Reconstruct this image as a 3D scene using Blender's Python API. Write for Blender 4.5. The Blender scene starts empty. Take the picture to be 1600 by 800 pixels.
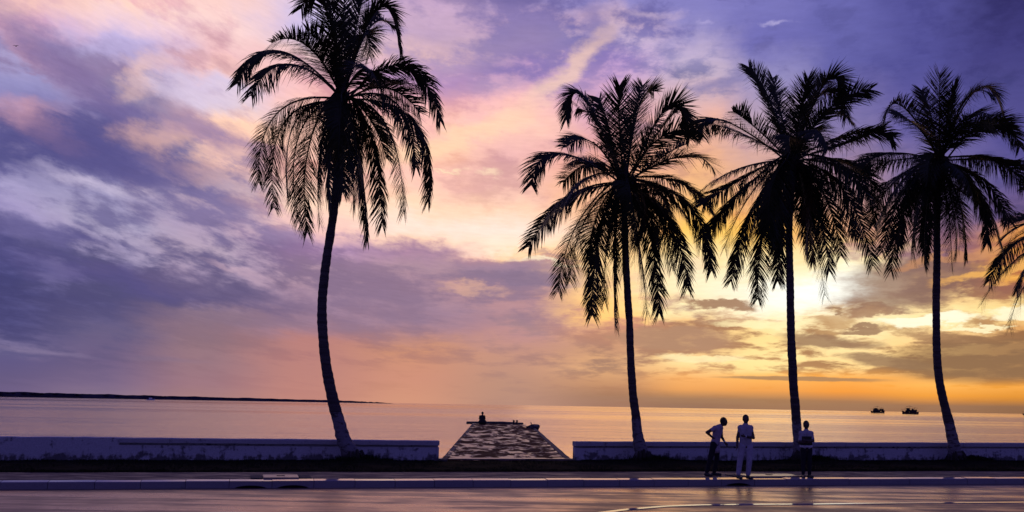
import bpy, math, random
from math import sin, cos, pi, radians, degrees, atan, atan2, hypot, sqrt
from mathutils import Vector, Matrix, noise
random.seed(7)
scene = bpy.context.scene
COL = scene.collection

# ------------------------------------------------------------------ camera
F = 1500.0            # focal length in photograph pixels (1600 wide)
H = 1.9               # eye height above the far pavement
ROLL = atan(.0172)
PITCH = atan((619 + .0172*800 - 400)*cos(ROLL)/F)
cam_d = bpy.data.cameras.new('camera')
cam = bpy.data.objects.new('camera', cam_d); COL.objects.link(cam)
cam.location = (0, 0, H)
cam.rotation_euler = (Matrix.Rotation(pi/2 + PITCH, 4, 'X') @ Matrix.Rotation(ROLL, 4, 'Z')).to_euler()
cam_d.sensor_width = 36; cam_d.lens = 36*F/1600
cam_d.clip_start = .1; cam_d.clip_end = 90000
scene.camera = cam

def ray(px, py):
    x = (px-800)/F; y = -(py-400)/F; z = -1
    x, y = x*cos(ROLL)-y*sin(ROLL), x*sin(ROLL)+y*cos(ROLL)
    a = pi/2+PITCH
    return Vector((x, y*cos(a)-z*sin(a), y*sin(a)+z*cos(a)))
def at(px, py, Y):                 # point of the view ray at depth Y
    r = ray(px, py); t = Y/r.y
    return Vector((r.x*t, Y, H+r.z*t))
def on(px, py, z=0.0):             # point of the view ray at height z
    r = ray(px, py); t = (z-H)/r.z
    return Vector((r.x*t, r.y*t, z))
def azel(px, py):
    r = ray(px, py)
    return degrees(atan2(r.x, r.y)), degrees(atan2(r.z, hypot(r.x, r.y)))

# ------------------------------------------------------------------ colour management
scene.view_settings.view_transform = 'Standard'
scene.view_settings.look = 'None'
scene.view_settings.exposure = .12
scene.view_settings.gamma = 1
scene.render.engine = 'CYCLES'
scene.cycles.max_bounces = 5
scene.cycles.use_denoising = True

def lin(h, k=1.0):
    v = []
    for i in (0, 2, 4):
        c = int(h[i:i+2], 16)/255
        v.append((c/12.92 if c <= .04045 else ((c+.055)/1.055)**2.4)*k)
    return v

# ------------------------------------------------------------------ node helpers
class NT:
    def __init__(s, tree): s.t = tree; s.n = tree.nodes; s.l = tree.links
    def node(s, typ, **kw):
        n = s.n.new(typ)
        for k, v in kw.items(): setattr(n, k, v)
        return n
    def put(s, sock, v):
        if hasattr(v, 'is_output'): s.l.new(v, sock)
        elif v is not None: sock.default_value = v
    def math(s, op, a, b=None, c=None, clamp=False):
        n = s.node('ShaderNodeMath', operation=op, use_clamp=clamp)
        s.put(n.inputs[0], a)
        if b is not None: s.put(n.inputs[1], b)
        if c is not None: s.put(n.inputs[2], c)
        return n.outputs[0]
    def vmath(s, op, a, b=None):
        n = s.node('ShaderNodeVectorMath', operation=op)
        s.put(n.inputs[0], a)
        if b is not None: s.put(n.inputs[1], b)
        return n.outputs[0]
    def mix(s, f, a, b, blend='MIX'):
        n = s.node('ShaderNodeMix', data_type='RGBA', blend_type=blend)
        s.put(n.inputs[0], f); s.put(n.inputs[6], a); s.put(n.inputs[7], b)
        return n.outputs[2]
    def mixf(s, f, a, b):
        n = s.node('ShaderNodeMix', data_type='FLOAT')
        s.put(n.inputs[0], f); s.put(n.inputs[2], a); s.put(n.inputs[3], b)
        return n.outputs[0]
    def noise(s, vec, scale, detail=4, rough=.5, dist=0.0):
        n = s.node('ShaderNodeTexNoise')
        if vec is not None: s.put(n.inputs['Vector'], vec)
        n.inputs['Scale'].default_value = scale; n.inputs['Detail'].default_value = detail
        n.inputs['Roughness'].default_value = rough; n.inputs['Distortion'].default_value = dist
        return n.outputs
    def step(s, v, lo, hi, a=0.0, b=1.0):
        n = s.node('ShaderNodeMapRange', interpolation_type='SMOOTHSTEP')
        s.put(n.inputs[0], v)
        for i, x in enumerate((lo, hi, a, b)): s.put(n.inputs[i+1], x)
        return n.outputs[0]
    def scalev(s, vec, sc, loc=(0, 0, 0), rot=(0, 0, 0)):
        n = s.node('ShaderNodeMapping'); s.put(n.inputs[0], vec)
        n.inputs['Scale'].default_value = sc; n.inputs['Location'].default_value = loc
        n.inputs['Rotation'].default_value = rot
        return n.outputs[0]

# ------------------------------------------------------------------ sky: stops are (photo row, light tone, cloud tone, cloud cover 0..9)
SKY = {
0: "0 ecb8b0 d0a0a8 3|30 d8a8c0 c090b0 4|60 a89ac8 8878a8 5|85 a094c4 806c98 6|125 8c86bc 7068a0 3|150 8880b8 7068a0 4|180 b48cac 605890 6|205 a090b8 585488 7|235 706898 4c4a80 8|270 8078a8 555088 6|300 9c92be 645c94 3|340 9888b2 686094 5|362 7068a0 504a80 7|400 585490 484680 7|450 4c4a84 403e74 8|520 524e84 464276 8|545 82749e 5a5484 5|565 665a82 5c5480 8|600 6a5c82 605478 5|620 6e5e84 665880 5",
160: "0 f6c8b8 dca0a8 3|30 e4c0d0 c8a4c0 3|60 b8a8d8 a090c0 3|95 a898c8 8c7ca8 6|120 c0a0b8 846e98 8|150 b0a0c8 7c7098 5|175 a498c8 686094 6|210 8078a8 5c5688 8|240 7c70a0 585284 9|262 8078a8 605a8c 7|282 b4a8c6 746a96 5|302 9088b4 68608e 6|340 a298ba 6c6492 5|385 a898bc 625a8a 6|410 8c80ac 56507e 7|440 70669a 4e4a78 8|470 5c5688 504a7a 6|520 665a82 5c5480 6|560 6c5c80 62567a 5|600 7c6886 705f80 5|620 867088 7c6a82 4",
320: "0 f2c4bc d8a0a8 3|40 f2c8c4 d0a0ac 4|80 e8b4b8 c08c98 5|110 f2bab0 c89098 4|130 d0bcd8 b4a4c8 2|160 d8c0d0 c0a0b0 4|185 ffcaa8 b890a0 4|210 ffc4a4 9480a4 5|235 fac6ac 8c7ca0 4|260 f2baa8 8c7898 4|300 c8a8b4 80709a 6|340 a890b0 786894 7|380 b8a0b8 70628e 5|420 a890b0 6a5c88 6|455 80709a 60547c 8|478 8c7086 846a82 5|540 94707c 8c6a78 5|600 9c7680 946e78 5|620 a47c80 9c7678 5",
480: "0 d4c4e4 a898cc 4|40 c0b4e0 a498c8 4|80 ecc8c8 c8a4b0 4|130 f2c4b0 d09c98 4|180 fcd0aa d8a090 4|230 fcd0a8 d8a088 4|280 fcd4ac e0ac90 4|325 ffe0b0 e8b898 3|355 f4ccb0 a890a4 4|385 a890a8 84708f 7|430 b498ac 7c6a88 6|470 9c829c 786684 7|505 907690 866e84 6|535 b47c78 a87474 4|580 b88078 ac7674 3|620 c0867a b47c74 3",
640: "0 c4a4c4 a088b0 5|40 ccacc4 9884b0 5|80 e2bab8 b498b8 5|120 dab2bc b090b0 6|160 f0beb0 d0a0a8 4|200 facaa8 e0a898 4|240 fed29e f4bc90 3|280 fccca8 e8b8a0 4|320 ffe0aa f4cc9c 2|348 ffecc4 fbd4b0 1|368 fcdcaa b89098 5|390 a88898 90788e 7|420 a88a9c 8a748c 7|442 9c8096 806c88 7|480 a4869a 846e86 6|520 a07c88 8c7080 5|548 c88c70 b07c70 4|590 cc8e78 bf846f 3|625 d0947a c48a72 3",
800: "0 9888b8 7468a0 6|30 bc9cbc 8878ac 5|60 c8a8b8 8c7cac 5|100 bc9cb4 8878a8 6|135 dcb4b0 a890a8 5|165 f8c8ac d8a8a4 4|200 fcd0aa e0b09c 3|240 ecbea6 d0a098 5|280 f0c4a4 d8aa98 4|320 fedcaa f0c8a0 3|350 ffeec6 ffdfb4 2|388 ffe8bc f6d0ac 2|400 f4cca0 a88490 4|416 b08c94 907890 8|440 b08890 84708a 7|480 a8848f 8c7488 6|520 b0868a 987c84 5|555 c08e7c ac8078 4|600 bc8e78 a88074 4|630 b88c78 a88074 4",
960: "0 9088c4 7068a4 6|30 d4b4c4 7c70a8 5|60 ccb4d0 8c80b4 5|100 c8acc4 9080b0 5|150 cca8b4 a890b0 4|200 dcaca4 c09aa8 4|250 e8ac8c c89890 3|300 f2bc82 d8a080 3|350 fad494 e0b080 3|400 fad084 d0a070 3|450 f4c87e c89870 3|490 f6cc84 b89080 5|520 cca080 a88474 6|550 c49878 a08070 6|575 e0b080 9c8070 4|600 c49670 a88068 4|620 a07e68 94745f 5|636 9c7c6c 907060 4",
1080: "0 827cc4 6c66ac 5|40 8c84c4 7870b4 5|80 bca8cc 9c90c0 3|120 c4acc4 7c74a4 5|160 d8acb0 a890ac 5|200 ecac98 d09898 3|250 f2ac7a d89878 3|300 f4b46a e0a068 2|350 ffcc6c e8b060 2|400 ffe08a e8b870 2|440 ffecaa c8a070 4|460 fce094 a87c60 5|480 fff0b4 a07c68 3|510 f0c488 a07c64 5|540 e8b87c a07e68 6|565 ffe4a4 b08c70 3|590 f4b874 d49c68 3|608 e8a868 d09860 2|622 a07e60 94745c 4|640 8c7060 846858 4",
1200: "0 7470bc 6460a8 3|60 6c68b6 6460a8 3|120 9088c0 7c74b0 4|200 bc9cb0 a488a8 3|300 eca878 d89070 2|370 ffc860 f0b058 2|425 ffee9c f8d078 2|455 fffce8 fff0b0 1|485 fff8d4 e0b888 3|510 ffecb0 a88460 4|530 fce09a a07c60 5|560 ffe8a4 b08c68 4|577 ffe8a0 a88464 4|590 f8bc6c e8a860 2|610 e8a460 d89858 2|625 a07e5e 94745a 3|640 94745c 8c6c58 3",
1320: "0 6462b0 5c5aa4 3|100 5e5ca8 5856a0 3|200 8072a8 7068a0 3|300 bc8c98 a88094 3|360 dca880 b88c80 5|395 ffe090 b08878 5|425 fff8c8 a07c68 4|460 fffeea c8a080 2|480 fffadc 9c785c 4|500 ffecb8 a88464 5|530 ffe8aa 9c7858 6|560 ffe4a4 98785c 5|578 ffdc96 a07c5c 5|592 f8b464 e8a458 2|612 ec9e50 dc9450 2|628 9c7a5c 90705a 3|642 94745c 8c6c58 3",
1460: "0 504e9a 484690 3|100 4e4c98 464490 3|200 6058a2 565096 3|300 70628f 645a8c 4|375 946f80 806478 5|420 b08470 7c6068 7|450 f4c484 84665c 7|480 ffecac 906c58 6|500 fff4be a88060 3|520 f6cc8c 946f58 6|560 fad084 8c6c50 7|588 dca868 88694e 8|602 fcc06c e0a058 2|620 e8a050 d89448 3|634 98765c 8c6c56 3|645 90705a 886852 3",
1600: "0 322e6c 2c2864 3|60 3e3a80 363274 3|150 4a468c 403e80 3|250 544c94 4a448a 3|325 6e5884 5c4c78 5|370 dc9854 a87050 4|420 f0b054 a87050 4|450 d09a64 8c6458 6|490 ffe8a0 b08058 4|510 dca86c 906c50 7|560 dca464 8c6a4c 7|588 c8945c 886548 7|604 f4b05c d89850 2|622 d89448 c88840 3|636 8c6c52 80604a 3|648 886850 806048 3",
}
world = bpy.data.worlds.new('World'); scene.world = world; world.use_nodes = True
W = NT(world.node_tree); W.n.clear()
tc = W.node('ShaderNodeTexCoord').outputs['Generated']
dirv = W.vmath('NORMALIZE', tc)
sep = W.node('ShaderNodeSeparateXYZ'); W.put(sep.inputs[0], dirv); X, Yv, Z = sep.outputs
AZ = W.math('MULTIPLY', W.math('ARCTAN2', X, Yv), 57.29578)
EL = W.math('MULTIPLY', W.math('ARCSINE', Z), 57.29578)
# cloud streaks lean downward to the right in the left half of the sky, run level near the horizon
lean = W.step(X, .1, -.45)
zq = W.math('MULTIPLY', W.math('SQRT', W.math('ADD', W.math('MAXIMUM', Z, 0.0), .012)), 1.15)
q = W.math('ADD', zq, W.math('MULTIPLY', W.math('MULTIPLY', X, .24), lean))
def cvec(sx, sz, seed):
    c = W.node('ShaderNodeCombineXYZ')
    W.put(c.inputs[0], W.math('MULTIPLY_ADD', X, sx, seed)); W.put(c.inputs[1], W.math('MULTIPLY', Yv, sx)); W.put(c.inputs[2], W.math('MULTIPLY', q, sz))
    return c.outputs[0]
big = W.noise(cvec(1, 1.5, 3.1), 6.5, 6, .55)
mid = W.noise(cvec(1, 1.4, 9.7), 19, 6, .6)
bs = W.node('ShaderNodeSeparateColor'); W.put(bs.inputs[0], big['Color'])
ms = W.node('ShaderNodeSeparateColor'); W.put(ms.inputs[0], mid['Color'])
amp = W.step(EL, .4, 6.5)
def warp(base, s1, a1, s2, a2):
    d = W.math('ADD', W.math('MULTIPLY', W.math('SUBTRACT', s1, .5), a1), W.math('MULTIPLY', W.math('SUBTRACT', s2, .5), a2))
    return W.math('ADD', base, W.math('MULTIPLY', d, amp))
A2 = warp(AZ, bs.outputs[0], 4.5, ms.outputs[0], 4.5)
E2 = warp(EL, bs.outputs[1], 2.6, ms.outputs[1], 2.8)
epos = W.math('DIVIDE', E2, 45.0, clamp=True)
def hexl(h): return lin(h)
columns = []
ZEN_L, ZEN_D = '40397e', '38326e'
for px, txt in SKY.items():
    st = []
    for r in txt.split('|'):
        y, a, b, c = r.split(); az, el = azel(px, float(y))
        ca, cb = hexl(a), hexl(b)
        if 480 <= px <= 960 and 90 < float(y) < 395:
            ca = [ca[0], ca[1]*.90, ca[2]*1.16]; cb = [cb[0], cb[1]*.92, cb[2]*1.10]
        def sat(c, k):
            g_ = .3*c[0]+.59*c[1]+.11*c[2]; return [max(0, g_+(v-g_)*k) for v in c]
        yy = float(y)
        if 470 < px < 970 and 378 < yy < 530: ca, cb = [ca[0]*1.14, ca[1]*1.07, ca[2]*1.0], [cb[0]*1.20, cb[1]*1.10, cb[2]*1.04]
        if px < 400 and yy < 345: ca, cb = [v*1.08 for v in ca], [v*1.18 for v in cb]
        if (px < 480 and yy < 560) or (px > 1040 and yy < 320): ca, cb = sat(ca, .86), sat(cb, .86)
        if px >= 960 and yy > 340: ca, cb = sat(ca, 1.06), sat(cb, 1.15); ca = [ca[0], ca[1]*.95, ca[2]*.97]; cb = [cb[0]*1.05, cb[1]*.96, cb[2]*.94]
        st.append((max(0, el), ca, cb, int(c)/9))
    st.append((36, hexl(ZEN_L), hexl(ZEN_D), .4)); st.append((45, hexl(ZEN_L), hexl(ZEN_D), .4))
    columns.append((azel(px, 520)[0], st))
def plain(az, rows): columns.append((az, [(e, hexl(a), hexl(b), c) for e, a, b, c in rows]))
plain(48, [(0, '80604c', '705448', .4), (4, '8c6450', '6c5048', .6), (9, '6c5070', '54446c', .5), (16, '444084', '3c3a78', .4), (45, '3c3c90', '34347c', .4)])
plain(90, [(0, '504a78', '484470', .4), (10, '4c4a8a', '44427c', .4), (45, '40409a', '383888', .4)])
plain(180, [(0, '504a7e', '484272', .4), (12, '524c94', '484284', .4), (45, '403c84', '383478', .4)])
plain(-180, [(0, '504a7e', '484272', .4), (12, '524c94', '484284', .4), (45, '403c84', '383478', .4)])
plain(-90, [(0, '504c84', '48447c', .4), (10, '524c8c', '48447e', .4), (45, '403c88', '38347c', .4)])
plain(-48, [(0, '605480', '584e78', .4), (8, '4c4c88', '44427c', .6), (16, '6c649c', '54508a', .5), (24, '9080a4', '6c6494', .4), (45, '40409c', '38388c', .4)])
columns.sort(key=lambda c: c[0])
def ramp(stops, which):
    n = W.node('ShaderNodeValToRGB'); W.put(n.inputs[0], epos)
    cr = n.color_ramp; cr.interpolation = 'LINEAR'
    st = sorted(stops, key=lambda s: s[0])
    while len(cr.elements) > 1: cr.elements.remove(cr.elements[-1])
    for i, s in enumerate(st):
        p = min(1, s[0]/45)
        e = cr.elements[0] if i == 0 else cr.elements.new(p)
        e.position = p
        c = s[1] if which == 0 else s[2]
        e.color = (c[0], c[1], c[2], s[3])
    return n.outputs
prevL = prevD = prevC = None; pa = None
for az, st in columns:
    l = ramp(st, 0); d = ramp(st, 1)
    if prevL is None: prevL, prevD, prevC = l[0], d[0], l[1]
    else:
        f = W.step(A2, pa, az)
        prevL = W.mix(f, prevL, l[0]); prevD = W.mix(f, prevD, d[0]); prevC = W.mixf(f, prevC, l[1])
    pa = az
fine = W.noise(cvec(1, 2.1, 5.5), 24, 7, .62, .15)
soft = W.noise(cvec(1, 1.7, 1.5), 10, 7, .55, .1)
fk = W.step(X, -.15, .3, .42, .6)
nn = W.mixf(fk, soft['Fac'], fine['Fac'])
m = W.math('ADD', W.math('MULTIPLY', W.math('SUBTRACT', nn, .5), W.step(X, -.1, .3, 7.5, 9.0)), W.math('MULTIPLY_ADD', W.math('SUBTRACT', prevC, .5), 1.6, .36))
m = W.step(m, 0, 1)
m = W.mixf(W.step(EL, .5, 3.0), W.mixf(.7, m, .5), m)
colr = W.mix(m, prevL, prevD)
A3 = warp(AZ, bs.outputs[0], 2.2, ms.outputs[0], 4.2)
E3 = warp(EL, bs.outputs[1], .9, ms.outputs[1], 1.9)
fs = W.node('ShaderNodeSeparateColor'); W.put(fs.inputs[0], fine['Color'])
E3 = W.math('ADD', E3, W.math('MULTIPLY', W.math('MULTIPLY', W.math('SUBTRACT', fs.outputs[1], .5), 1.5), amp))
A3 = W.math('ADD', A3, W.math('MULTIPLY', W.math('MULTIPLY', W.math('SUBTRACT', fs.outputs[0], .5), 3.0), amp))
cc = W.node('ShaderNodeCombineXYZ'); W.put(cc.inputs[0], A3); W.put(cc.inputs[1], E3)
CLOUDS = '''1010 425 130 45 0 ffe2b2 .6 s|1210 440 170 50 0 fff3d8 .65 s|1420 495 120 30 0 ffe2a0 .4 s|55 195 55 20 25 e0a8b0 .7 s|30 68 70 16 30 c898ac .6 s|100 108 125 24 33 806c9a .8 s|200 238 150 42 14 565088 .75 s|60 225 90 30 5 504c84 .7 s|205 182 52 22 25 6c6094 0.58 m|130 283 85 11 12 c4b8d6 0.4 m|165 371 62 8 27 c0b2d0 0.4 m
30 335 60 26 15 a89cc8 .6 s|60 363 120 13 4 585288 .6 s|180 432 140 17 8 564e82 .7 s|340 452 130 15 9 62567c .75 s|228 122 42 18 -50 fcccb4 .4 s|262 214 56 18 -10 fcc6ac .45 s|275 145 56 17 5 d2c4e0 0.54 m|295 85 30 8 8 c898a0 0.58 m
345 105 26 8 -6 c89ca4 0.58 m|335 215 60 20 14 a080a0 .7 s|60 548 75 4 5 8e7e9e 0.43 m|250 560 60 4 2 7e6c86 0.36 m|355 420 40 7 14 c8a8b8 0.5 m|930 50 46 38 60 6e66a6 .75 s|885 112 95 20 -38 f4ccb6 .7 s|690 60 60 26 10 a28ab2 0.43 m
790 75 60 24 -10 9a84b0 0.43 m|760 130 70 16 -12 a890b4 0.36 m|705 218 120 16 -18 fed8ae .6 s|703 268 30 3 0 fee4bc 0.65 m|775 272 20 5 0 fadcba 0.65 m|690 410 190 22 6 a08498 0.4 m|850 410 60 4 6 fff0cc 0.65 m|872 401 44 4 8 a88488 0.58 m
740 450 48 7 3 e0ae94 0.58 m|800 434 95 8 2 826e88 .7 s|610 482 150 26 6 8a728e .6 s|1125 477 50 9 6 a07a60 .95 h|1045 530 90 18 4 ae866c .8 h|1290 532 70 12 5 96745a .9 h|1346 512 22 5 0 98745a .9 h|1385 566 62 8 5 96765a .9 h
1370 482 36 8 -8 a47c60 .9 h|1312 484 12 4 0 9c7658 .9 h|1410 438 100 34 -6 84645a .8 h|1545 562 120 30 0 8a6a4e .8 h|1262 456 66 26 -8 fffff4 1 s|1450 500 66 7 0 fff6d6 1 h|1596 490 34 8 0 fff0c8 1 h|1250 592 110 3 1 9e7a5a .85 h
1520 514 50 3 0 fff0c0 .9 h|1130 130 52 12 -14 8078a8 .75 s|1204 36 20 5 0 bcb2dc 0.58 m|1025 17 32 7 4 ccb4cc 0.5 m|1095 35 12 4 0 b4a8d8 0.5 m|1562 418 70 9 -14 eeb05c .8 h|1480 400 60 9 -10 c88c60 .6 h|1100 560 60 5 0 ffe8b0 .8 h
1200 508 70 7 0 ffecb4 .7 h'''
for row in CLOUDS.replace(chr(10), '|').split('|'):
    px_, py_, hl, ht, an, hx, stg, ed = row.split(); a0, e0 = azel(float(px_), float(py_))
    mp = W.node('ShaderNodeMapping', vector_type='TEXTURE'); W.put(mp.inputs[0], cc.outputs[0])
    k_ = .0365
    mp.inputs['Location'].default_value = (a0, e0, 0); mp.inputs['Rotation'].default_value = (0, 0, -radians(float(an)))
    mp.inputs['Scale'].default_value = (float(hl)*k_*1.25, float(ht)*k_*1.25, 1)
    ln_ = W.node('ShaderNodeVectorMath', operation='LENGTH'); W.put(ln_.inputs[0], mp.outputs[0])
    f_ = W.step(ln_.outputs['Value'], dict(s=1.35, m=1.3, h=1.12)[ed], dict(s=.2, m=.05, h=.60)[ed], 0.0, float(stg))
    colr = W.mix(f_, colr, tuple(lin(hx))+(1,))
wisp = W.noise(cvec(1, 5.0, 12.5), 55, 6, .6)
gain = W.math('MULTIPLY_ADD', W.math('SUBTRACT', wisp['Fac'], .5), W.math('MULTIPLY', amp, .22), 1.0)
colr = W.mix(1.0, colr, W.math('MULTIPLY', gain, 1.0), 'MULTIPLY')
SUN_EL, SUN_AZ = radians(6.0), radians(15.0)
nish = W.node('ShaderNodeTexSky', sky_type='NISHITA'); nish.sun_disc = False
nish.sun_elevation = SUN_EL; nish.sun_rotation = SUN_AZ
nb = W.mix(1.0, nish.outputs[0], (.0004, .0004, .0004, 1), 'MULTIPLY')
tot = W.mix(1.0, colr, nb, 'ADD')
bg = W.node('ShaderNodeBackground'); W.put(bg.inputs[0], tot); bg.inputs[1].default_value = 1.0
out = W.node('ShaderNodeOutputWorld'); W.l.new(bg.outputs[0], out.inputs[0])

sd_ = bpy.data.lights.new('sun', 'SUN'); sd_.energy = .05; sd_.angle = radians(30); sd_.color = (1, .66, .36)
sun = bpy.data.objects.new('sun', sd_); COL.objects.link(sun)
sdir = Vector((sin(SUN_AZ)*cos(SUN_EL), cos(SUN_AZ)*cos(SUN_EL), sin(SUN_EL)))
sun.rotation_euler = sdir.to_track_quat('Z', 'Y').to_euler(); sun.location = (0, 0, 40)

# ------------------------------------------------------------------ materials
def material(name):
    m = bpy.data.materials.new(name); m.use_nodes = True
    t = NT(m.node_tree); p = [n for n in t.n if n.type == 'BSDF_PRINCIPLED'][0]
    return m, t, p
def simple(name, col, rough=.7, var=.25, scale=12, spec=.5, bump=0.0):
    m, t, p = material(name)
    o = t.node('ShaderNodeTexCoord').outputs['Object']
    n = t.noise(o, scale, 5, .6)['Fac']
    c = t.mix(t.step(n, .3, .7), tuple(x*(1-var) for x in col)+(1,), tuple(min(1, x*(1+var)) for x in col)+(1,))
    t.put(p.inputs['Base Color'], c); p.inputs['Roughness'].default_value = rough
    p.inputs['Specular IOR Level'].default_value = spec
    if bump:
        b = t.node('ShaderNodeBump'); b.inputs['Strength'].default_value = 1; b.inputs['Distance'].default_value = bump
        t.put(b.inputs['Height'], n); t.put(p.inputs['Normal'], b.outputs[0])
    return m
KANG = atan2(7.25, 27.07)        # direction of the kerb
M = {}
# sea
m, t, p = material('sea_water'); M['sea'] = m
g = t.node('ShaderNodeNewGeometry').outputs['Position']
w0 = t.noise(t.scalev(g, (.022, .10, 1), rot=(0, 0, .06)), 1.0, 4, .55, .3)['Fac']
w1 = t.noise(t.scalev(g, (.10, .36, 1)), 1.0, 4, .55, .3)['Fac']
w2 = t.noise(t.scalev(g, (.9, 2.4, 1)), 1.0, 3, .55)['Fac']
band = t.noise(t.scalev(g, (.0012, .011, 1), rot=(0, 0, -.05)), 1.0, 4, .6)['Fac']
far = t.noise(t.scalev(g, (.0002, .0022, 1)), 1.0, 3, .6)['Fac']
bm = t.step(t.math('MULTIPLY_ADD', band, .5, t.math('MULTIPLY', far, .5)), .43, .57)
p.inputs['Base Color'].default_value = (.085, .045, .018, 1); p.inputs['IOR'].default_value = 1.4
rg = t.mixf(bm, .03, .22); t.put(p.inputs['Roughness'], rg)
hgt = t.math('ADD', t.math('MULTIPLY', w0, 2.4), t.math('ADD', t.math('MULTIPLY', w1, 1.5), t.math('MULTIPLY', w2, .12)))
b = t.node('ShaderNodeBump'); b.inputs['Distance'].default_value = 1.0
t.put(b.inputs['Strength'], t.mixf(bm, .08, .55)); t.put(b.inputs['Height'], hgt); t.put(p.inputs['Normal'], b.outputs[0])
def sunset_tint_gloss(t, p, col, rough, nrm, fac):  # warm sky reflection is put into the gloss colour
    """gloss layer whose colour carries the warm sunset reflection"""
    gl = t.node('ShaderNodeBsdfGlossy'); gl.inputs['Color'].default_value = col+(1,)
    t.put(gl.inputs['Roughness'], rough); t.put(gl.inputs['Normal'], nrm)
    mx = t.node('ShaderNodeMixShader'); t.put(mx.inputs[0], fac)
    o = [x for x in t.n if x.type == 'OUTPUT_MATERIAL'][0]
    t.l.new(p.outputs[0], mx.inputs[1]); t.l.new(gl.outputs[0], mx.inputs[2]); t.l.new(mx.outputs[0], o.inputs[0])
sunset_tint_gloss(t, p, (1.0, .80, .58), rg, b.outputs[0], .6)  # golden sunset sheen tinted into the sea's gloss
# road
m, t, p = material('wet_asphalt'); M['road'] = m
g = t.node('ShaderNodeNewGeometry').outputs['Position']
r1 = t.noise(t.scalev(g, (.16, 1.7, 1), rot=(0, 0, -KANG)), 1.0, 6, .6, .3)['Fac']
r2 = t.noise(g, 55, 3, .6)['Fac']; r3 = t.noise(g, .7, 4, .6)['Fac']
wet = t.step(t.math('MULTIPLY_ADD', r3, .35, t.math('MULTIPLY', r1, .65)), .40, .60)
t.put(p.inputs['Base Color'], t.mix(wet, (.060, .036, .026, 1), (.036, .022, .018, 1)))
rg = t.mixf(wet, .48, .26); t.put(p.inputs['Roughness'], rg)
b = t.node('ShaderNodeBump'); b.inputs['Strength'].default_value = .7; b.inputs['Distance'].default_value = .003
t.put(b.inputs['Height'], t.math('ADD', r2, t.math('MULTIPLY', r1, 1.2))); t.put(p.inputs['Normal'], b.outputs[0])
sunset_tint_gloss(t, p, (1.0, .72, .52), rg, b.outputs[0], t.mixf(wet, .10, .42))  # warm sky sheen tinted into the wet road's gloss
# pavement
m, t, p = material('damp_pavement'); M['pave'] = m
g = t.node('ShaderNodeNewGeometry').outputs['Position']
r1 = t.noise(t.scalev(g, (.6, 1.6, 1), rot=(0, 0, -KANG)), 1.5, 6, .65)['Fac']; r2 = t.noise(g, 30, 4, .6)['Fac']
t.put(p.inputs['Base Color'], t.mix(t.step(r1, .35, .65), (.07, .045, .04, 1), (.12, .08, .07, 1)))
t.put(p.inputs['Roughness'], t.mixf(t.step(r1, .42, .6), .85, .55))
b = t.node('ShaderNodeBump'); b.inputs['Strength'].default_value = .8; b.inputs['Distance'].default_value = .01
t.put(b.inputs['Height'], r2); t.put(p.inputs['Normal'], b.outputs[0])
# painted concrete (wall, kerb)
def painted(name, base, dirt, thr, rough, bump=.006, zdirt=None):
    m, t, p = material(name)
    g = t.node('ShaderNodeNewGeometry').outputs['Position']
    n1 = t.noise(t.scalev(g, (1.2, 1.2, 2.2)), 1.6, 8, .68, .4)['Fac']
    n2 = t.noise(t.scalev(g, (5, 5, 1.2)), 1.4, 6, .6)['Fac']
    n3 = t.noise(g, 26, 4, .6)['Fac']
    k = t.math('ADD', t.math('MULTIPLY', n1, .6), t.math('MULTIPLY', n2, .4))
    if zdirt:
        s = t.node('ShaderNodeSeparateXYZ'); t.put(s.inputs[0], g)
        k = t.math('ADD', k, t.step(s.outputs[2], zdirt[1], zdirt[0], 0.0, zdirt[2]))
    d = t.step(k, thr, thr+.10)
    c = t.mix(d, base+(1,), dirt+(1,))
    c = t.mix(t.step(n3, .3, .75, 0.0, .3), c, (.12, .11, .10, 1))
    t.put(p.inputs['Base Color'], c); t.put(p.inputs['Roughness'], t.mixf(d, rough, min(1, rough+.25)))
    b = t.node('ShaderNodeBump'); b.inputs['Strength'].default_value = .8; b.inputs['Distance'].default_value = bump
    t.put(b.inputs['Height'], t.math('ADD', n3, t.math('MULTIPLY', d, -1.2))); t.put(p.inputs['Normal'], b.outputs[0])
    return m
M['wall'] = painted('whitewashed_concrete', (.56, .54, .57), (.13, .12, .13), .52, .75, zdirt=(.08, .34, .10))
M['coping'] = painted('weathered_coping', (.46, .44, .46), (.12, .11, .11), .55, .6)
M['kerb'] = painted('shaded_kerb_paint', (.24, .22, .25), (.08, .07, .07), .58, .24, .003)  # kerb paint darkened to hold the shade of the front face
M['island'] = painted('island_concrete', (.09, .06, .055), (.04, .03, .03), .5, .75)
M['kerbtop'] = painted('lit_wet_kerb_top', (.46, .42, .42), (.16, .13, .12), .66, .07, .0002)  # same kerb paint, wet, with a lighter colour for the sky-lit top
M['stone'] = simple('rough_concrete', (.09, .08, .075), .85, .4, 4, bump=.02)
M['slab'] = simple('wet_slab', (.26, .19, .16), .28, .3, 6, bump=.004)
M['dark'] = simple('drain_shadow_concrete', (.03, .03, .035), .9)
M['soil'] = simple('verge_soil', (.012, .012, .008), 1.0, .4, 3, spec=.02, bump=.02)
M['grass'] = simple('grass_blades', (.016, .024, .010), .9, .45, 2, spec=.03)
M['shore'] = simple('shore_land', (.05, .045, .06), .95, .3, .01, spec=0)
M['skin'] = simple('dark_skin', (.055, .030, .022), .55, .15, 8)
M['hair'] = simple('black_hair', (.012, .010, .010), .8, .3, 60)
M['shoe'] = simple('black_leather', (.02, .018, .02), .45)
M['metal'] = simple('rusty_iron', (.05, .032, .026), .7, .4, 9, bump=.004)
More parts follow.
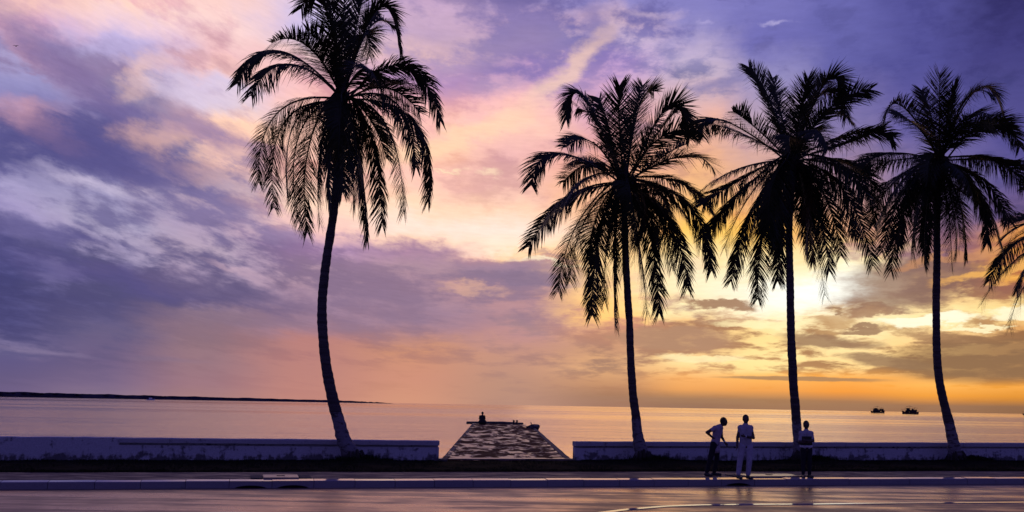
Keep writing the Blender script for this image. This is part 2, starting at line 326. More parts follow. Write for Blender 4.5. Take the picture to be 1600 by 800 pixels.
for nm, c in dict(mauve_shirt=(.36, .30, .36), black_trousers=(.018, .017, .022), white_trousers=(.38, .36, .43), pale_shirt=(.36, .34, .38),
                  olive_vest=(.045, .042, .03), dark_shirt=(.10, .085, .08), white_cloth=(.6, .58, .62), dark_cloth=(.03, .026, .032),
                  dark_hull=(.03, .022, .022), red_hull=(.06, .022, .03), net_gear=(.035, .03, .028), white_hull=(.75, .75, .75)).items():
    M[nm] = simple(nm, c, .85, .15, 14, spec=.2)
M['watch'] = simple('steel_watch', (.7, .7, .72), .2, .05)
# pier deck: broken wet concrete
m, t, p = material('wet_broken_deck'); M['deck'] = m
g = t.node('ShaderNodeNewGeometry').outputs['Position']
d1 = t.noise(t.scalev(g, (1, .36, 1)), 1.25, 7, .62, .9)['Fac']; d2 = t.noise(g, 9, 5, .65)['Fac']
wet = t.step(t.math('MULTIPLY_ADD', d2, .15, t.math('MULTIPLY', d1, .85)), .475, .57)
t.put(p.inputs['Base Color'], t.mix(wet, (.085, .028, .014, 1), (.26, .13, .085, 1)))
t.put(p.inputs['Roughness'], t.mixf(wet, .9, .30)); t.put(p.inputs['Specular IOR Level'], t.mixf(wet, .1, .6))
b = t.node('ShaderNodeBump'); b.inputs['Strength'].default_value = 1; b.inputs['Distance'].default_value = .05
t.put(b.inputs['Height'], t.mixf(wet, d2, .5)); t.put(p.inputs['Normal'], b.outputs[0])
# fronds
def leafmat(name, c1, c2, trans):
    m, t, p = material(name)
    g = t.node('ShaderNodeNewGeometry').outputs['Position']
    n = t.noise(g, 2.5, 3, .6)['Fac']
    c = t.mix(t.step(n, .35, .65), c1+(1,), c2+(1,))
    t.put(p.inputs['Base Color'], c); p.inputs['Roughness'].default_value = .5; p.inputs['Specular IOR Level'].default_value = .25
    tr = t.node('ShaderNodeBsdfTranslucent'); t.put(tr.inputs[0], t.mix(1.0, c, (2.2, 1.6, .6, 1), 'MULTIPLY'))
    mx = t.node('ShaderNodeMixShader'); mx.inputs[0].default_value = trans
    o = [x for x in t.n if x.type == 'OUTPUT_MATERIAL'][0]
    t.l.new(p.outputs[0], mx.inputs[1]); t.l.new(tr.outputs[0], mx.inputs[2]); t.l.new(mx.outputs[0], o.inputs[0])
    return m
M['frond'] = leafmat('green_frond', (.022, .030, .012), (.038, .042, .018), .22)
M['dryfrond'] = leafmat('dry_frond', (.05, .032, .016), (.07, .045, .022), .25)
M['fibre'] = simple('crown_fibre', (.03, .022, .015), .95, .4, 20, bump=.01)
# trunk with flaking whitewash low down
m, t, p = material('palm_bark'); M['bark'] = m
g = t.node('ShaderNodeNewGeometry').outputs['Position']
s = t.node('ShaderNodeSeparateXYZ'); t.put(s.inputs[0], g)
n = t.noise(t.scalev(g, (1, 1, 2.2)), 5, 6, .65, .4)['Fac']; ring = t.noise(t.scalev(g, (.6, .6, 9)), 1.5, 4, .6)['Fac']
bark = t.mix(t.step(ring, .35, .65), (.045, .034, .034, 1), (.09, .072, .07, 1))
h = t.math('ADD', s.outputs[2], t.math('MULTIPLY', t.math('SUBTRACT', n, .5), .9))
paint = t.math('MULTIPLY', t.step(h, 1.50, 1.42), t.step(n, .60, .50))
paint = t.math('MULTIPLY', paint, t.step(h, .22, .42))
t.put(p.inputs['Base Color'], t.mix(t.math('MULTIPLY', paint, .7), bark, (.24, .22, .25, 1))); p.inputs['Roughness'].default_value = .85
b = t.node('ShaderNodeBump'); b.inputs['Strength'].default_value = 1; b.inputs['Distance'].default_value = .03
t.put(b.inputs['Height'], t.math('ADD', ring, n)); t.put(p.inputs['Normal'], b.outputs[0])

# ------------------------------------------------------------------ object helpers
def tag(o, label=None, cat=None, group=None, kind=None):
    for k, v in (('label', label), ('category', cat), ('group', group), ('kind', kind)):
        if v: o[k] = v
    return o
def mesh_data(name, V, Fc, mat, smooth=False):
    me = bpy.data.meshes.new(name); me.from_pydata([tuple(v) for v in V], [], Fc); me.update()
    if mat: me.materials.append(mat)
    if smooth: me.polygons.foreach_set('use_smooth', [True]*len(me.polygons))
    return me
def obj(name, me, parent=None, loc=None, rotz=0):
    o = bpy.data.objects.new(name, me); COL.objects.link(o)
    if parent: o.parent = parent
    if loc is not None: o.location = loc
    if rotz: o.rotation_euler = (0, 0, rotz)
    return o
def empty(name, loc, label, cat, group=None, kind=None, rotz=0):
    o = obj(name, None, None, loc, rotz); o.empty_display_size = .2
    return tag(o, label, cat, group, kind)
class MB:
    def __init__(s): s.V = []; s.F = []
    def add(s, V, Fc):
        k = len(s.V); s.V += [Vector(v) for v in V]; s.F += [tuple(i+k for i in f) for f in Fc]; return s
    def box(s, lo, hi, M_=None):
        x0, y0, z0 = lo; x1, y1, z1 = hi
        V = [Vector(v) for v in ((x0,y0,z0),(x1,y0,z0),(x1,y1,z0),(x0,y1,z0),(x0,y0,z1),(x1,y0,z1),(x1,y1,z1),(x0,y1,z1))]
        if M_: V = [M_ @ v for v in V]
        return s.add(V, [(3,2,1,0),(4,5,6,7),(0,1,5,4),(1,2,6,5),(2,3,7,6),(3,0,4,7)])
    def tube(s, P, R, n=10, cap=True):
        P = [Vector(p) for p in P]; k = len(s.V); up = None
        for i, p in enumerate(P):
            T = (P[min(i+1, len(P)-1)] - P[max(i-1, 0)]).normalized()
            if up is None:
                a = Vector((1, 0, 0)) if abs(T.x) < .8 else Vector((0, 1, 0)); up = (a - T*a.dot(T)).normalized()
            up = (up - T*up.dot(T)).normalized(); sd = T.cross(up)
            r = R[i] if hasattr(R, '__len__') else R
            for j in range(n):
                a = 2*pi*j/n; s.V.append(p + (up*cos(a) + sd*sin(a))*r)
            if i:
                for j in range(n):
                    a0 = k+(i-1)*n+j; a1 = k+(i-1)*n+(j+1) % n; s.F.append((a0, a1, a1+n, a0+n))
        if cap:
            s.F.append(tuple(k+j for j in range(n))[::-1]); s.F.append(tuple(k+(len(P)-1)*n+j for j in range(n)))
        return s
    def ball(s, c, r, n=12, rings=8, rot=None):
        c = Vector(c); r = (r, r, r) if not hasattr(r, '__len__') else r; k = len(s.V)
        def q(v):
            v = Vector((v[0]*r[0], v[1]*r[1], v[2]*r[2]))
            return c + (rot @ v if rot else v)
        s.V.append(q((0, 0, -1)))
        for i in range(1, rings):
            a = -pi/2 + pi*i/rings
            for j in range(n): s.V.append(q((cos(a)*cos(2*pi*j/n), cos(a)*sin(2*pi*j/n), sin(a))))
        s.V.append(q((0, 0, 1))); top = len(s.V)-1
        for j in range(n):
            s.F.append((k, k+1+(j+1) % n, k+1+j)); s.F.append((top, top-n+j, top-n+(j+1) % n))
            for i in range(rings-2):
                a0 = k+1+i*n+j; a1 = k+1+i*n+(j+1) % n; s.F.append((a0, a1, a1+n, a0+n))
        return s
    def cap(s, a, ra, b, rb, n=12):
        a = Vector(a); b = Vector(b); T = (b-a).normalized(); P = []; R = []
        for x in (-.98, -.8, -.45, 0): P.append(a+T*ra*x); R.append(ra*sqrt(1-x*x))
        for x in (0, .45, .8, .98): P.append(b+T*rb*x); R.append(rb*sqrt(1-x*x))
        return s.tube(P, R, n)
    def data(s, name, mat, smooth=False, off=None):
        V = s.V if off is None else [v-Vector(off) for v in s.V]
        return mesh_data(name, V, s.F, mat, smooth)
    def build(s, name, mat, parent=None, smooth=False, off=None, loc=None):
        return obj(name, s.data(name, mat, smooth, off), parent, loc)
def fused(name, mb, mat, voxel, off, smooth_it=4):
    """one continuous skin over overlapping closed shapes"""
    tmp = obj('tmp', mb.data('tmp', mat))
    r = tmp.modifiers.new('r', 'REMESH'); r.mode = 'VOXEL'; r.voxel_size = voxel; r.use_smooth_shade = True
    sm = tmp.modifiers.new('s', 'SMOOTH'); sm.iterations = smooth_it; sm.factor = .5
    dg = bpy.context.evaluated_depsgraph_get(); dg.update()
    me = bpy.data.meshes.new_from_object(tmp.evaluated_get(dg)); me.name = name
    bpy.data.objects.remove(tmp)
    me.transform(Matrix.Translation(-Vector(off)))
    if not me.materials: me.materials.append(mat)
    return me

# ------------------------------------------------------------------ street frame: s along the kerb, d away from the camera
K0 = on(0, 751.5); K1 = on(1600, 746.2)
TS = (K1-K0).normalized(); ND = Vector((-TS.y, TS.x, 0))
def SD(s, d, z=0.0): return K0 + TS*s + ND*d + Vector((0, 0, z))
def to_sd(p): v = Vector(p)-K0; return v.dot(TS), v.dot(ND)
ROAD_Z = -.19
WZ = .08                                   # ground level at the wall foot
wl = [to_sd(on(px, py, WZ)) for px, py in ((0, 717.5), (1600, 718.5))]
def wall_d(s): return wl[0][1] + (wl[1][1]-wl[0][1])*(s-wl[0][0])/(wl[1][0]-wl[0][0])
def wall_s(px):                             # where the wall line crosses a photo column
    lo, hi = -40, 90
    for _ in range(50):
        mid_ = (lo+hi)/2; p = SD(mid_, wall_d(mid_)); q_ = p.x/p.y
        if q_ < ray(px, 700).x/ray(px, 700).y: lo = mid_
        else: hi = mid_
    return lo
S686, S899, S186 = wall_s(686), wall_s(899), wall_s(186)
def wall_top(px, py):
    p = SD(wall_s(px), wall_d(wall_s(px))); r = ray(px, py); return H + r.z*(p.y/r.y)
print('wall top', [round(wall_top(*a), 3) for a in ((0, 682), (686, 688.5), (899, 690), (1600, 692.5))])

# sea, headland
SEA = -2.3
V = []; Fc = []
B = 42000
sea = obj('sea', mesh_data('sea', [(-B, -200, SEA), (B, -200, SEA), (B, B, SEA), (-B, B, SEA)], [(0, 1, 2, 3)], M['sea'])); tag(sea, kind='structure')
def headland():
    mb = MB(); rows = []
    rnd = random.Random(3)
    N = 160
    for i in range(N+1):
        px = -300 + 905*i/N
        Yd = 5600 + 700*(px/600)
        w = at(px, 619, Yd); x, y = w.x, Yd
        end = max(0, min(1, (603-px)/90)) ** .6
        hh = (30 - 17*max(0, px)/600)*(.25+.75*end) + 5*(noise.noise(Vector((i*.21, 2, 0)))) + rnd.uniform(-1, 1)
        if px > 598: hh = 3
        hh = max(3.0, hh)
        rows.append(((x, y-60, SEA-1), (x, y-50, SEA+hh*.45), (x, y-10, SEA+hh), (x, y+150, SEA+hh*.9), (x, y+400, SEA-1)))
    for r in rows: mb.V += [Vector(v) for v in r]
    for i in range(N):
        for j in range(4): mb.F.append((i*5+j, i*5+5+j, i*5+6+j, i*5+1+j))
    return mb
tag(headland().build('headland', M['shore']), kind='structure')
# woods on the headland: lumpy canopy masses
mb = MB(); rnd = random.Random(5)
for i in range(420):
    px = rnd.uniform(-290, 590); Yd = 5600 + 700*(px/600) + rnd.uniform(-45, 60)
    w = at(px, 619, Yd); top = (27 - 17*max(0, px)/600)*(.35+.65*max(0, min(1, (603-px)/90))**.6)
    r = rnd.uniform(4, 9)
    mb.ball((w.x, Yd, SEA+max(2, top-r*.4)), (r*rnd.uniform(1.2, 2.6), r*1.4, r*.75), 6, 4)
tag(mb.build('headland_woods', M['shore']), 'low dark woods covering the far headland behind the bay', 'woods', kind='stuff')

# road, pavement, verge
def strip(name, s0, s1, d0, d1, z, mat, n=1):
    return obj(name, mesh_data(name, [SD(s0, d0, z), SD(s1, d0, z), SD(s1, d1, z), SD(s0, d1, z)], [(0, 1, 2, 3)], mat))
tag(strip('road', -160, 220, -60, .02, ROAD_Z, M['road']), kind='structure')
tag(strip('pavement', -160, 220, .295, 3.3, -.004, M['pave']), kind='structure')
PALM_BASE = {k: SD(wall_s(px)+.1, wall_d(wall_s(px))-.75, WZ) for k, px in ((1, 552), (2, 1004), (3, 1250), (4, 1494))}
def verge_z(p, u):
    z = .01 + .04*min(1, u*3) + .02*noise.noise(Vector((p.x*.5, p.y*.5, 0))) + .015*noise.noise(Vector((p.x*2.1, p.y*2.1, 3)))
    for b_ in PALM_BASE.values():
        dd = (p.xy-b_.xy).length; z += .13*math.exp(-(dd/.9)**2)
    if u > .93: z = min(z, WZ)
    return z
EDGE = 2.75
def verge_edge(s): return EDGE + .18*noise.noise(Vector((s*.35, 0, 7))) + .05*noise.noise(Vector((s*1.7, 0, 2)))
mb = MB(); NS, NU = 420, 22
for i in range(NS+1):
    s_ = -45 + 115*i/NS; d0 = verge_edge(s_); d1 = wall_d(s_)+.35
    for j in range(NU+1):
        u = j/NU; p_ = SD(s_, d0+(d1-d0)*u)
        p_.z = verge_z(p_, u) if j else 0.004
        mb.V.append(p_)
for i in range(NS):
    for j in range(NU):
        a = i*(NU+1)+j; mb.F.append((a, a+NU+1, a+NU+2, a+1))
tag(mb.build('verge', M['soil'], smooth=True), kind='structure')
for a, b_ in ((-160, -45), (70, 220)):
    me = mesh_data('verge', [SD(a, EDGE, .03), SD(b_, EDGE, .03), SD(b_, wall_d(b_)+.35, .05), SD(a, wall_d(a)+.35, .05)], [(0, 1, 2, 3)], M['soil'])
    tag(obj('verge', me), kind='structure')
# sea wall face under the verge
a, b_ = -160, 220
mb = MB()
for (x0, x1) in ((a, b_),):
    P = [SD(x0, wall_d(x0)+.34, WZ-.02), SD(x1, wall_d(x1)+.34, WZ-.02), SD(x1, wall_d(x1)+.62, WZ-.02), SD(x0, wall_d(x0)+.62, WZ-.02)]
    Q = [Vector((v.x, v.y, -4)) for v in P]
    mb.add(P+Q, [(0, 1, 2, 3), (3, 2, 6, 7), (0, 3, 7, 4), (1, 5, 6, 2), (4, 5, 1, 0)])
tag(mb.build('sea_wall', M['stone']), kind='structure')

# grass
rnd = random.Random(11)
V = []; Fc = []
def blade(p, h, w, lean):
    a = rnd.uniform(0, 2*pi); dx, dy = cos(a)*w, sin(a)*w; k = len(V)
    lx, ly = rnd.uniform(-lean, lean), rnd.uniform(-lean, lean)
    V.extend([(p.x-dx, p.y-dy, p.z-.01), (p.x+dx, p.y+dy, p.z-.01), (p.x+lx*.4+dx*.6, p.y+ly*.4+dy*.6, p.z+h*.6), (p.x+lx, p.y+ly, p.z+h)])
    Fc.append((k, k+1, k+2)); Fc.append((k, k+2, k+3))
for i in range(64000):
    s_ = rnd.uniform(-12, 44); m_ = rnd.random()
    u = rnd.random() if m_ < .6 else (1-.10*rnd.random()**2 if m_ < .8 else rnd.random()*.06)
    d0 = verge_edge(s_); d1 = wall_d(s_)-.01
    if u > .93 and S686-.2 < s_ < S899+.2: continue
    p_ = SD(s_, d0+(d1-d0)*u); p_.z = verge_z(p_, u*.95)
    cl = noise.noise(Vector((p_.x*.9, p_.y*.9, 5)))
    if cl < -.15 and m_ < .6: continue
    h_ = rnd.uniform(.03, .075)*(1.0+.9*max(0, cl))*(.6 if u > .9 else .8)
    blade(p_, h_, .006, h_*.6)
for bp in PALM_BASE.values():
    for i in range(700):
        a = rnd.uniform(0, 2*pi); r_ = abs(rnd.gauss(.45, .3)); p_ = Vector((bp.x+cos(a)*r_, bp.y+sin(a)*r_, 0)); p_.z = verge_z(p_, .5)
        blade(p_, rnd.uniform(.06, .16), .008, .08)
tag(obj('grass', mesh_data('grass', V, Fc, M['grass'])), 'short dark grass along the verge and the wall foot', 'grass', kind='stuff')

# kerb: stones are parts
def kerb_run(name, ds, s0, s1, L=1.0, h=.19, w=.30, holes=()):
    root = empty(name, SD(s0, ds, ROAD_Z), None, None, kind='structure', rotz=atan2(TS.y, TS.x))
    mb = MB(); g_ = .006; bev = .018
    prof = [(0, -.05), (0, h-bev-.02), (bev*.4, h-bev*.3-.02), (bev, h-.02), (w-bev, h), (w, h-bev), (w, -.05)]
    for x in (g_, L-g_):
        mb.V += [Vector((x, d, z)) for d, z in prof]
    n_ = len(prof)
    for i in range(n_-1): mb.F.append((i, i+n_, i+n_+1, i+1)[::-1])
    mb.F.append(tuple(range(n_))); mb.F.append(tuple(range(n_, 2*n_))[::-1])
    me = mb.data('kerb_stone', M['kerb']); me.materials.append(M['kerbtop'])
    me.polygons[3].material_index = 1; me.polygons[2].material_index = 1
    hb = MB(); N_ = 12                              # stone with an arched drain mouth
    arch = [(L*.12 + L*.76*i/N_, max(0, .065*sin(pi*i/N_)**.6)) for i in range(N_+1)]
    lo = [(g_, -.05), (L*.12, -.05)] + arch + [(L*.88, -.05), (L-g_, -.05)]
    for d in (0, w):
        for x, z in lo: hb.V.append(Vector((x, d, z)))
        for x, z in lo: hb.V.append(Vector((x, d, h-(.02 if d == 0 else 0))))
    c = len(lo)
    for i in range(c-1):
        hb.F.append((i, i+1, c+i+1, c+i)); hb.F.append((2*c+i+1, 2*c+i, 3*c+i, 3*c+i+1))
        hb.F.append((c+i, c+i+1, 3*c+i+1, 3*c+i)); hb.F.append((i+1, i, 2*c+i, 2*c+i+1))
    hb.F.append((0, c, 3*c, 2*c)); hb.F.append((c-1, 3*c-1, 4*c-1, 2*c-1))
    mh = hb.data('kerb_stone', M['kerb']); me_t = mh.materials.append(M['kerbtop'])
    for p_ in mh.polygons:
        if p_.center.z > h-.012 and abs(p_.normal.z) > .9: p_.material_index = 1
    rk = random.Random(21); n = int((s1-s0)/L)
    for i in range(n):
        hole = any(abs(s0+i*L+L*.5-q_) < L*.5 for q_ in holes)
        o = obj('kerb_stone', mh if hole else me, root, (i*L, rk.uniform(-.006, .006), rk.uniform(-.008, .006)))
        o.rotation_euler = (rk.uniform(-.008, .008), rk.uniform(-.004, .004), rk.uniform(-.004, .004))
        if hole:
            o.location.z = 0; o['label'] = 'kerb stone with a dark arched drain mouth'
    return root
HOLES = [to_sd(on(px, 759, ROAD_Z+.1))[0] for px in (375, 443, 1215)]
kerb_run('kerb', 0, -30, 60, holes=HOLES)
for a, b_ in ((-160, -30), (60, 220)):
    mb = MB(); P = [SD(a, 0, ROAD_Z-.05), SD(b_, 0, ROAD_Z-.05), SD(b_, .19, ROAD_Z-.05), SD(a, .19, ROAD_Z-.05)]
    mb.add(P+[v+Vector((0, 0, .24)) for v in P], [(4, 5, 6, 7), (0, 1, 5, 4), (2, 3, 7, 6)])
    tag(mb.build('kerb_end', M['kerb']), kind='structure')
# back of the drain mouths
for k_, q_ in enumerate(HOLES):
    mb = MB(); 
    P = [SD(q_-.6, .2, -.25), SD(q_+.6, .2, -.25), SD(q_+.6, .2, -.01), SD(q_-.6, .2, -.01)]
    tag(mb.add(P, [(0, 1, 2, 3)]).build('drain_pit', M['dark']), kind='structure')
def drain_slab(x0, x1, y0, y1, label, group=None):
    c0 = to_sd(on(x0, y1)); c1 = to_sd(on(x1, y0)); s0, s1 = c0[0], c1[0]; d1 = c1[1]
    if s1 < s0+.8: s1 = s0+.8
    d1 = max(d1, 1.3)
    d0 = .37
    root = empty('drain_cover', SD((s0+s1)/2, (d0+d1)/2, 0), label, 'drain cover', 'drain covers beside the kerb', rotz=atan2(TS.y, TS.x))
    hs, hd = (s1-s0)/2, (d1-d0)/2
    MB().box((-hs+.03, -hd+.01, -.02), (hs-.03, hd, .035)).build('slab', M['slab'], root)
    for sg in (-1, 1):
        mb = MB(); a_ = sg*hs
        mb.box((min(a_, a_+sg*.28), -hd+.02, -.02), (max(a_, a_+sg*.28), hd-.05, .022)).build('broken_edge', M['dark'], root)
    MB().box((-.10, -.03, .036), (.10, .03, .05)).build('lifting_bar', M['metal'], root)
drain_slab(410, 466, 743.5, 750, 'pale wet concrete slab over the drain left of the leaning palm')
drain_slab(1180, 1232, 742, 747.5, 'pale wet concrete slab over the drain just right of the man in white trousers')

# traffic island (foreground right)
isl = [on(px, py, ROAD_Z+.12) for px, py in ((930, 801), (975, 795.2), (1035, 790.3), (1090, 788.3), (1160, 787.4), (1260, 787.0), (1400, 785.2), (1600, 784), (1900, 781.5))]
near = [on(px, py, ROAD_Z+.12) for px, py in ((925, 812), (960, 822), (1060, 829), (1300, 830), (1900, 820))]
root = empty('traffic_island', isl[0]*.5+near[0]*.5, None, None, kind='structure'); RO = root.location.copy()
outline = isl + near[::-1]
mb = MB(); inner = []
cen = sum(outline, Vector())/len(outline)
def resample(P, step):
    out_ = []; acc = 0
    for a, b_ in zip(P, P[1:]):
        L_ = (b_-a).length; n_ = max(1, int(round(L_/step)))
        out_ += [a.lerp(b_, i/n_) for i in range(n_)]
    return out_+[P[-1]]
ring = resample(isl, .9)
top = [v+Vector((0, 0, -.012)) for v in ring] + [v+Vector((0, 0, -.012)) for v in near[::-1]]
mb.V = [v.copy() for v in top]; mb.F = [tuple(range(len(top)))]
mb.build('island_top', M['road'], root, off=RO)
def island_kerb(P):
    for a, b_ in zip(P, P[1:]):
        T = (b_-a).normalized(); n_ = Vector((-T.y, T.x, 0)); L_ = (b_-a).length
        mb = MB(); Mx = Matrix.Translation(a-RO) @ Matrix(((T.x, n_.x, 0, 0), (T.y, n_.y, 0, 0), (0, 0, 1, 0), (0, 0, 0, 1)))
        mb.box((.006, -.16, -.16), (L_-.006, .0, .004), Mx)
        for q_ in (4, 5): mb.V[q_].z -= .004
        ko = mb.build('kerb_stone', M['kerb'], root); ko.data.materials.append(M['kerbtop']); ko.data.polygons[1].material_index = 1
island_kerb(ring)
island_kerb(resample(near[::-1], 1.2))

# ------------------------------------------------------------------ low walls
WT = [(0, .0)]
tL0, tL1 = wall_top(0, 682), wall_top(686, 688.5)
tR0, tR1 = wall_top(899, 690), wall_top(1600, 692.2)
def wpoint(s, dd, z): return SD(s, wall_d(s)+dd, z)
def low_wall(sa, sb, za, zb, cope_from, label, seed):
    root = empty('low_wall', wpoint((max(sa, -20)+min(sb, 50))/2, .15, WZ), label, 'wall'); O = root.location.copy()
    def zt(s): return za+(zb-za)*(s-s_ref0)/(s_ref1-s_ref0)
    s_ref0, s_ref1 = (wall_s(0), S686) if seed == 1 else (S899, wall_s(1600))
    cp = .155                                     # height of the coping band
    N = int((sb-sa)/.35)
    mb = MB(); rk = random.Random(seed)
    def section(mb, s, prof):
        mb.V += [wpoint(s, d, z) for d, z in prof]
    prev = None
    plain_end = cope_from
    S = sorted([sa+(sb-sa)*i/N for i in range(N+1)]+([plain_end-.002, plain_end+.001] if plain_end > sa else []))
    for i, s in enumerate(S):
        t_ = zt(s); jit = rk.uniform(-.008, .008) + .012*noise.noise(Vector((s*.8, seed, 0)))
        if s < plain_end: prof = [(0, -.25), (0+jit*.5, t_*.5), (jit*.6, t_-.02+jit), (.03, t_+jit), (.27, t_+jit), (.30, -.25)]
        else: prof = [(0, -.25), (jit*.3, t_-cp-.06), (.15, t_-cp-.055), (.15, t_-cp), (.26, t_-cp), (.30, -.25)]
        section(mb, s, prof); n_ = len(prof)
        if i:
            k = i*n_
            for j in range(n_-1): mb.F.append((k+j-n_, k+j, k+j+1, k+j+1-n_))
    k = len(mb.V)-6; mb.F.append(tuple(range(6))[::-1]); mb.F.append(tuple(range(k, k+6)))
    body = mb.build('wall_body', M['wall'], root, off=O)
    mb = MB(); Sc = [s for s in S if s >= plain_end-.01]
    if seed == 2:   # a broken bite in the coping near the last palm
        bite = None
    else: bite = None
    runs = [Sc] if not bite else [[s for s in Sc if s < bite[0]]+[bite[0]], [bite[1]]+[s for s in Sc if s > bite[1]]]
    for run in runs:
        mb = MB()
        for i, s in enumerate(run):
            t_ = zt(s); j1 = rk.uniform(-.005, .005) + .012*noise.noise(Vector((s*.7, seed, 4)))
            low = t_-cp+.004
            prof = [(-.055, low+rk.uniform(-.004, .006)), (-.06, t_-.025), (-.02, t_+j1), (.30, t_+j1), (.33, t_-.03), (.32, low)]
            section(mb, s, prof); n_ = 6
            if i:
                k = i*n_
                for j in range(n_): mb.F.append((k+j-n_, k+j, k+(j+1) % n_, k+(j+1) % n_-n_))
        k = len(mb.V)-6; mb.F.append(tuple(range(6))[::-1]); mb.F.append(tuple(range(k, k+6)))
        mb.build('coping', M['coping'], root, off=O)
low_wall(-60, S686, tL0, tL1, S186, 'low whitewashed wall left of the pier, its coping starting partway along', 1)
low_wall(S899, 120, tR0, tR1, S899-1, 'low stained whitewashed wall right of the pier, running behind the three standing people', 2)

# ------------------------------------------------------------------ pier
NL = on(691, 719, WZ); NR = on(890, 718, WZ)
w_ = (NR-NL).length
def far_pt(px, py, w): return w
FL = at(739, 662.5, 76.0); FR = at(829, 662.5, 77.5)
zf = (FL.z+FR.z)/2; FL.z = FR.z = zf
print('pier', NL, NR, FL, FR, w_, (FR-FL).length)
root = empty('pier', (NL+NR)/2, 'long broken concrete pier with puddles running out to sea between the two walls', 'pier'); O = root.location.copy()
NLb = NL + (NL-FL).normalized()*.0
mb = MB(); NA, NB = 220, 34
for i in range(NA+1):
    u = (i/NA)
    for j in range(NB+1):
        v = j/NB
        inset = 0
        a = NL.lerp(FL, u); b_ = NR.lerp(FR, u)
        # chipped edges
        ea = .12*max(0, noise.noise(Vector((u*40, 0, 1)))); eb = .16*max(0, noise.noise(Vector((u*36, 0, 8))))
        if u > .80: eb += (.9*noise.noise(Vector((u*30, 3, 8)))+.55)*min(1, (u-.80)/.06)*.8
        P = a.lerp(b_, v*(1-eb/4.5) + (1-v)*ea/4.5)
        n1 = noise.noise(Vector((P.x*1.1, P.y*.5, 0))); n2 = noise.noise(Vector((P.x*3.1, P.y*1.6, 4)))
        P.z += .035*n1 + .03*n2 + (.03 if v < .03 else 0)
        mb.V.append(P)
for i in range(NA):
    for j in range(NB):
        a = i*(NB+1)+j; mb.F.append((a, a+1, a+NB+2, a+NB+1))
mb.build('deck', M['deck'], root, off=O, smooth=True)
mb = MB()
for side, (a, b_, e) in enumerate(((NL, FL, -1), (NR, FR, 1))):
    T = (b_-a).normalized(); n_ = Vector((T.y, -T.x, 0))*e; bb = MB()
    N_ = 60
    for i in range(N_+1):
        p_ = a.lerp(b_, i/N_) if not (side == 1 and i > N_*.86) else a.lerp(b_, .86)+(a.lerp(b_, i/N_)-a.lerp(b_, .86))*.3
        wv = .02*noise.noise(Vector((i*.4, side, 0)))
        bb.V += [p_-n_*.16+Vector((0, 0, .03+wv)), p_+n_*.03+Vector((0, 0, .03+wv)), p_+n_*.03+Vector((0, 0, -.45)), p_-n_*.16+Vector((0, 0, -.45))]
        if i:
            k = i*4
            for j in range(4): bb.F.append((k-4+j, k+j, k+(j+1) % 4, k-4+(j+1) % 4))
    bb.F.append((0, 1, 2, 3)); bb.F.append((4*N_+3, 4*N_+2, 4*N_+1, 4*N_))
    bb.build('edge_beam', M['stone'], root, off=O)
for i in range(9):
    u = .04+.94*i/8; a = NL.lerp(FL, u); b_ = NR.lerp(FR, u)
    T = (b_-a)
    cb = MB(); P1 = a.lerp(b_, .04); P2 = a.lerp(b_, .96)
    cb.tube([P1+Vector((0, 0, -.36)), P2+Vector((0, 0, -.36))], .17, 6); cb.build('cross_beam', M['stone'], root, off=O)
    for v in (.12, .88):
        p_ = a.lerp(b_, v); MB().tube([p_+Vector((0, 0, -.3)), Vector((p_.x, p_.y, SEA-1))], [.19, .21], 10).build('pile', M['stone'], root, off=O, smooth=True)
# threshold slab between the wall ends
P = [wpoint(S686+.02, -.02, 0), wpoint(S899-.02, -.02, 0), wpoint(S899-.02, .5, 0), wpoint(S686+.02, .5, 0)]
mb = MB().add([v+Vector((0, 0, -.1)) for v in P]+[v+Vector((0, 0, WZ+.03)) for v in P], [(4, 5, 6, 7), (0, 1, 5, 4), (1, 2, 6, 5), (2, 3, 7, 6), (3, 0, 4, 7)])
tag(mb.build('threshold_slab', M['slab'], off=P[0], loc=P[0]), 'pale wet concrete step in the gap between the walls at the start of the pier', 'step')
def deck_z(u): return WZ + (zf-WZ)*u
# far edge beam, stumps and rubble at the pier's end
mb = MB(); mb.tube([FL+Vector((-.5, .1, .06)), FL.lerp(FR, .5)+Vector((0, .1, .10)), FR+Vector((-.6, .1, .03))], [.11, .10, .09], 7)
mb.build('end_beam', M['stone'], root, off=O)
for k_, (px, lb) in enumerate(((802.5, 'left one of two small iron mooring stumps at the far end of the pier'), (807.5, 'right one of two small iron mooring stumps at the far end of the pier'))):
    p_ = at(px, 662.5, 76.6); p_.z = zf+.08
    r_ = empty('mooring_bollard', p_, lb, 'bollard', 'mooring stumps on the pier end')
    MB().tube([(0, 0, -.1), (0, 0, .16), (0, 0, .17)], [.07, .06, .06], 8).build('post', M['metal'], r_)
    MB().tube([(-.02, 0, .16), (.02, 0, .2), (.03, 0, .24)], [.10, .11, .05], 8).build('post_cap', M['metal'], r_)
u = .77; p_ = NR.lerp(FR, u)+Vector((-.1, 0, 0))
rb = MB(); rk = random.Random(4)
for i in range(14):
    c = p_+Vector((rk.uniform(-.35, .25), rk.uniform(-1.0, 1.0), rk.uniform(-.02, .16)))
    Rm = Matrix.Rotation(rk.uniform(0, 6), 3, 'Z') @ Matrix.Rotation(rk.uniform(-.7, .7), 3, 'X')
    e_ = Vector((rk.uniform(.08, .24), rk.uniform(.1, .25), rk.uniform(.05, .13)))
    V = [c + Rm @ Vector((x*e_.x*rk.uniform(.6, 1.1), y*e_.y*rk.uniform(.6, 1.1), z*e_.z*rk.uniform(.6, 1.2))) for x, y, z in ((-1,-1,-1),(1,-1,-1),(1,1,-1),(-1,1,-1),(-1,-1,1),(1,-1,1),(1,1,1),(-1,1,1))]
    rb.add(V, [(3,2,1,0),(4,5,6,7),(0,1,5,4),(1,2,6,5),(2,3,7,6),(3,0,4,7)])
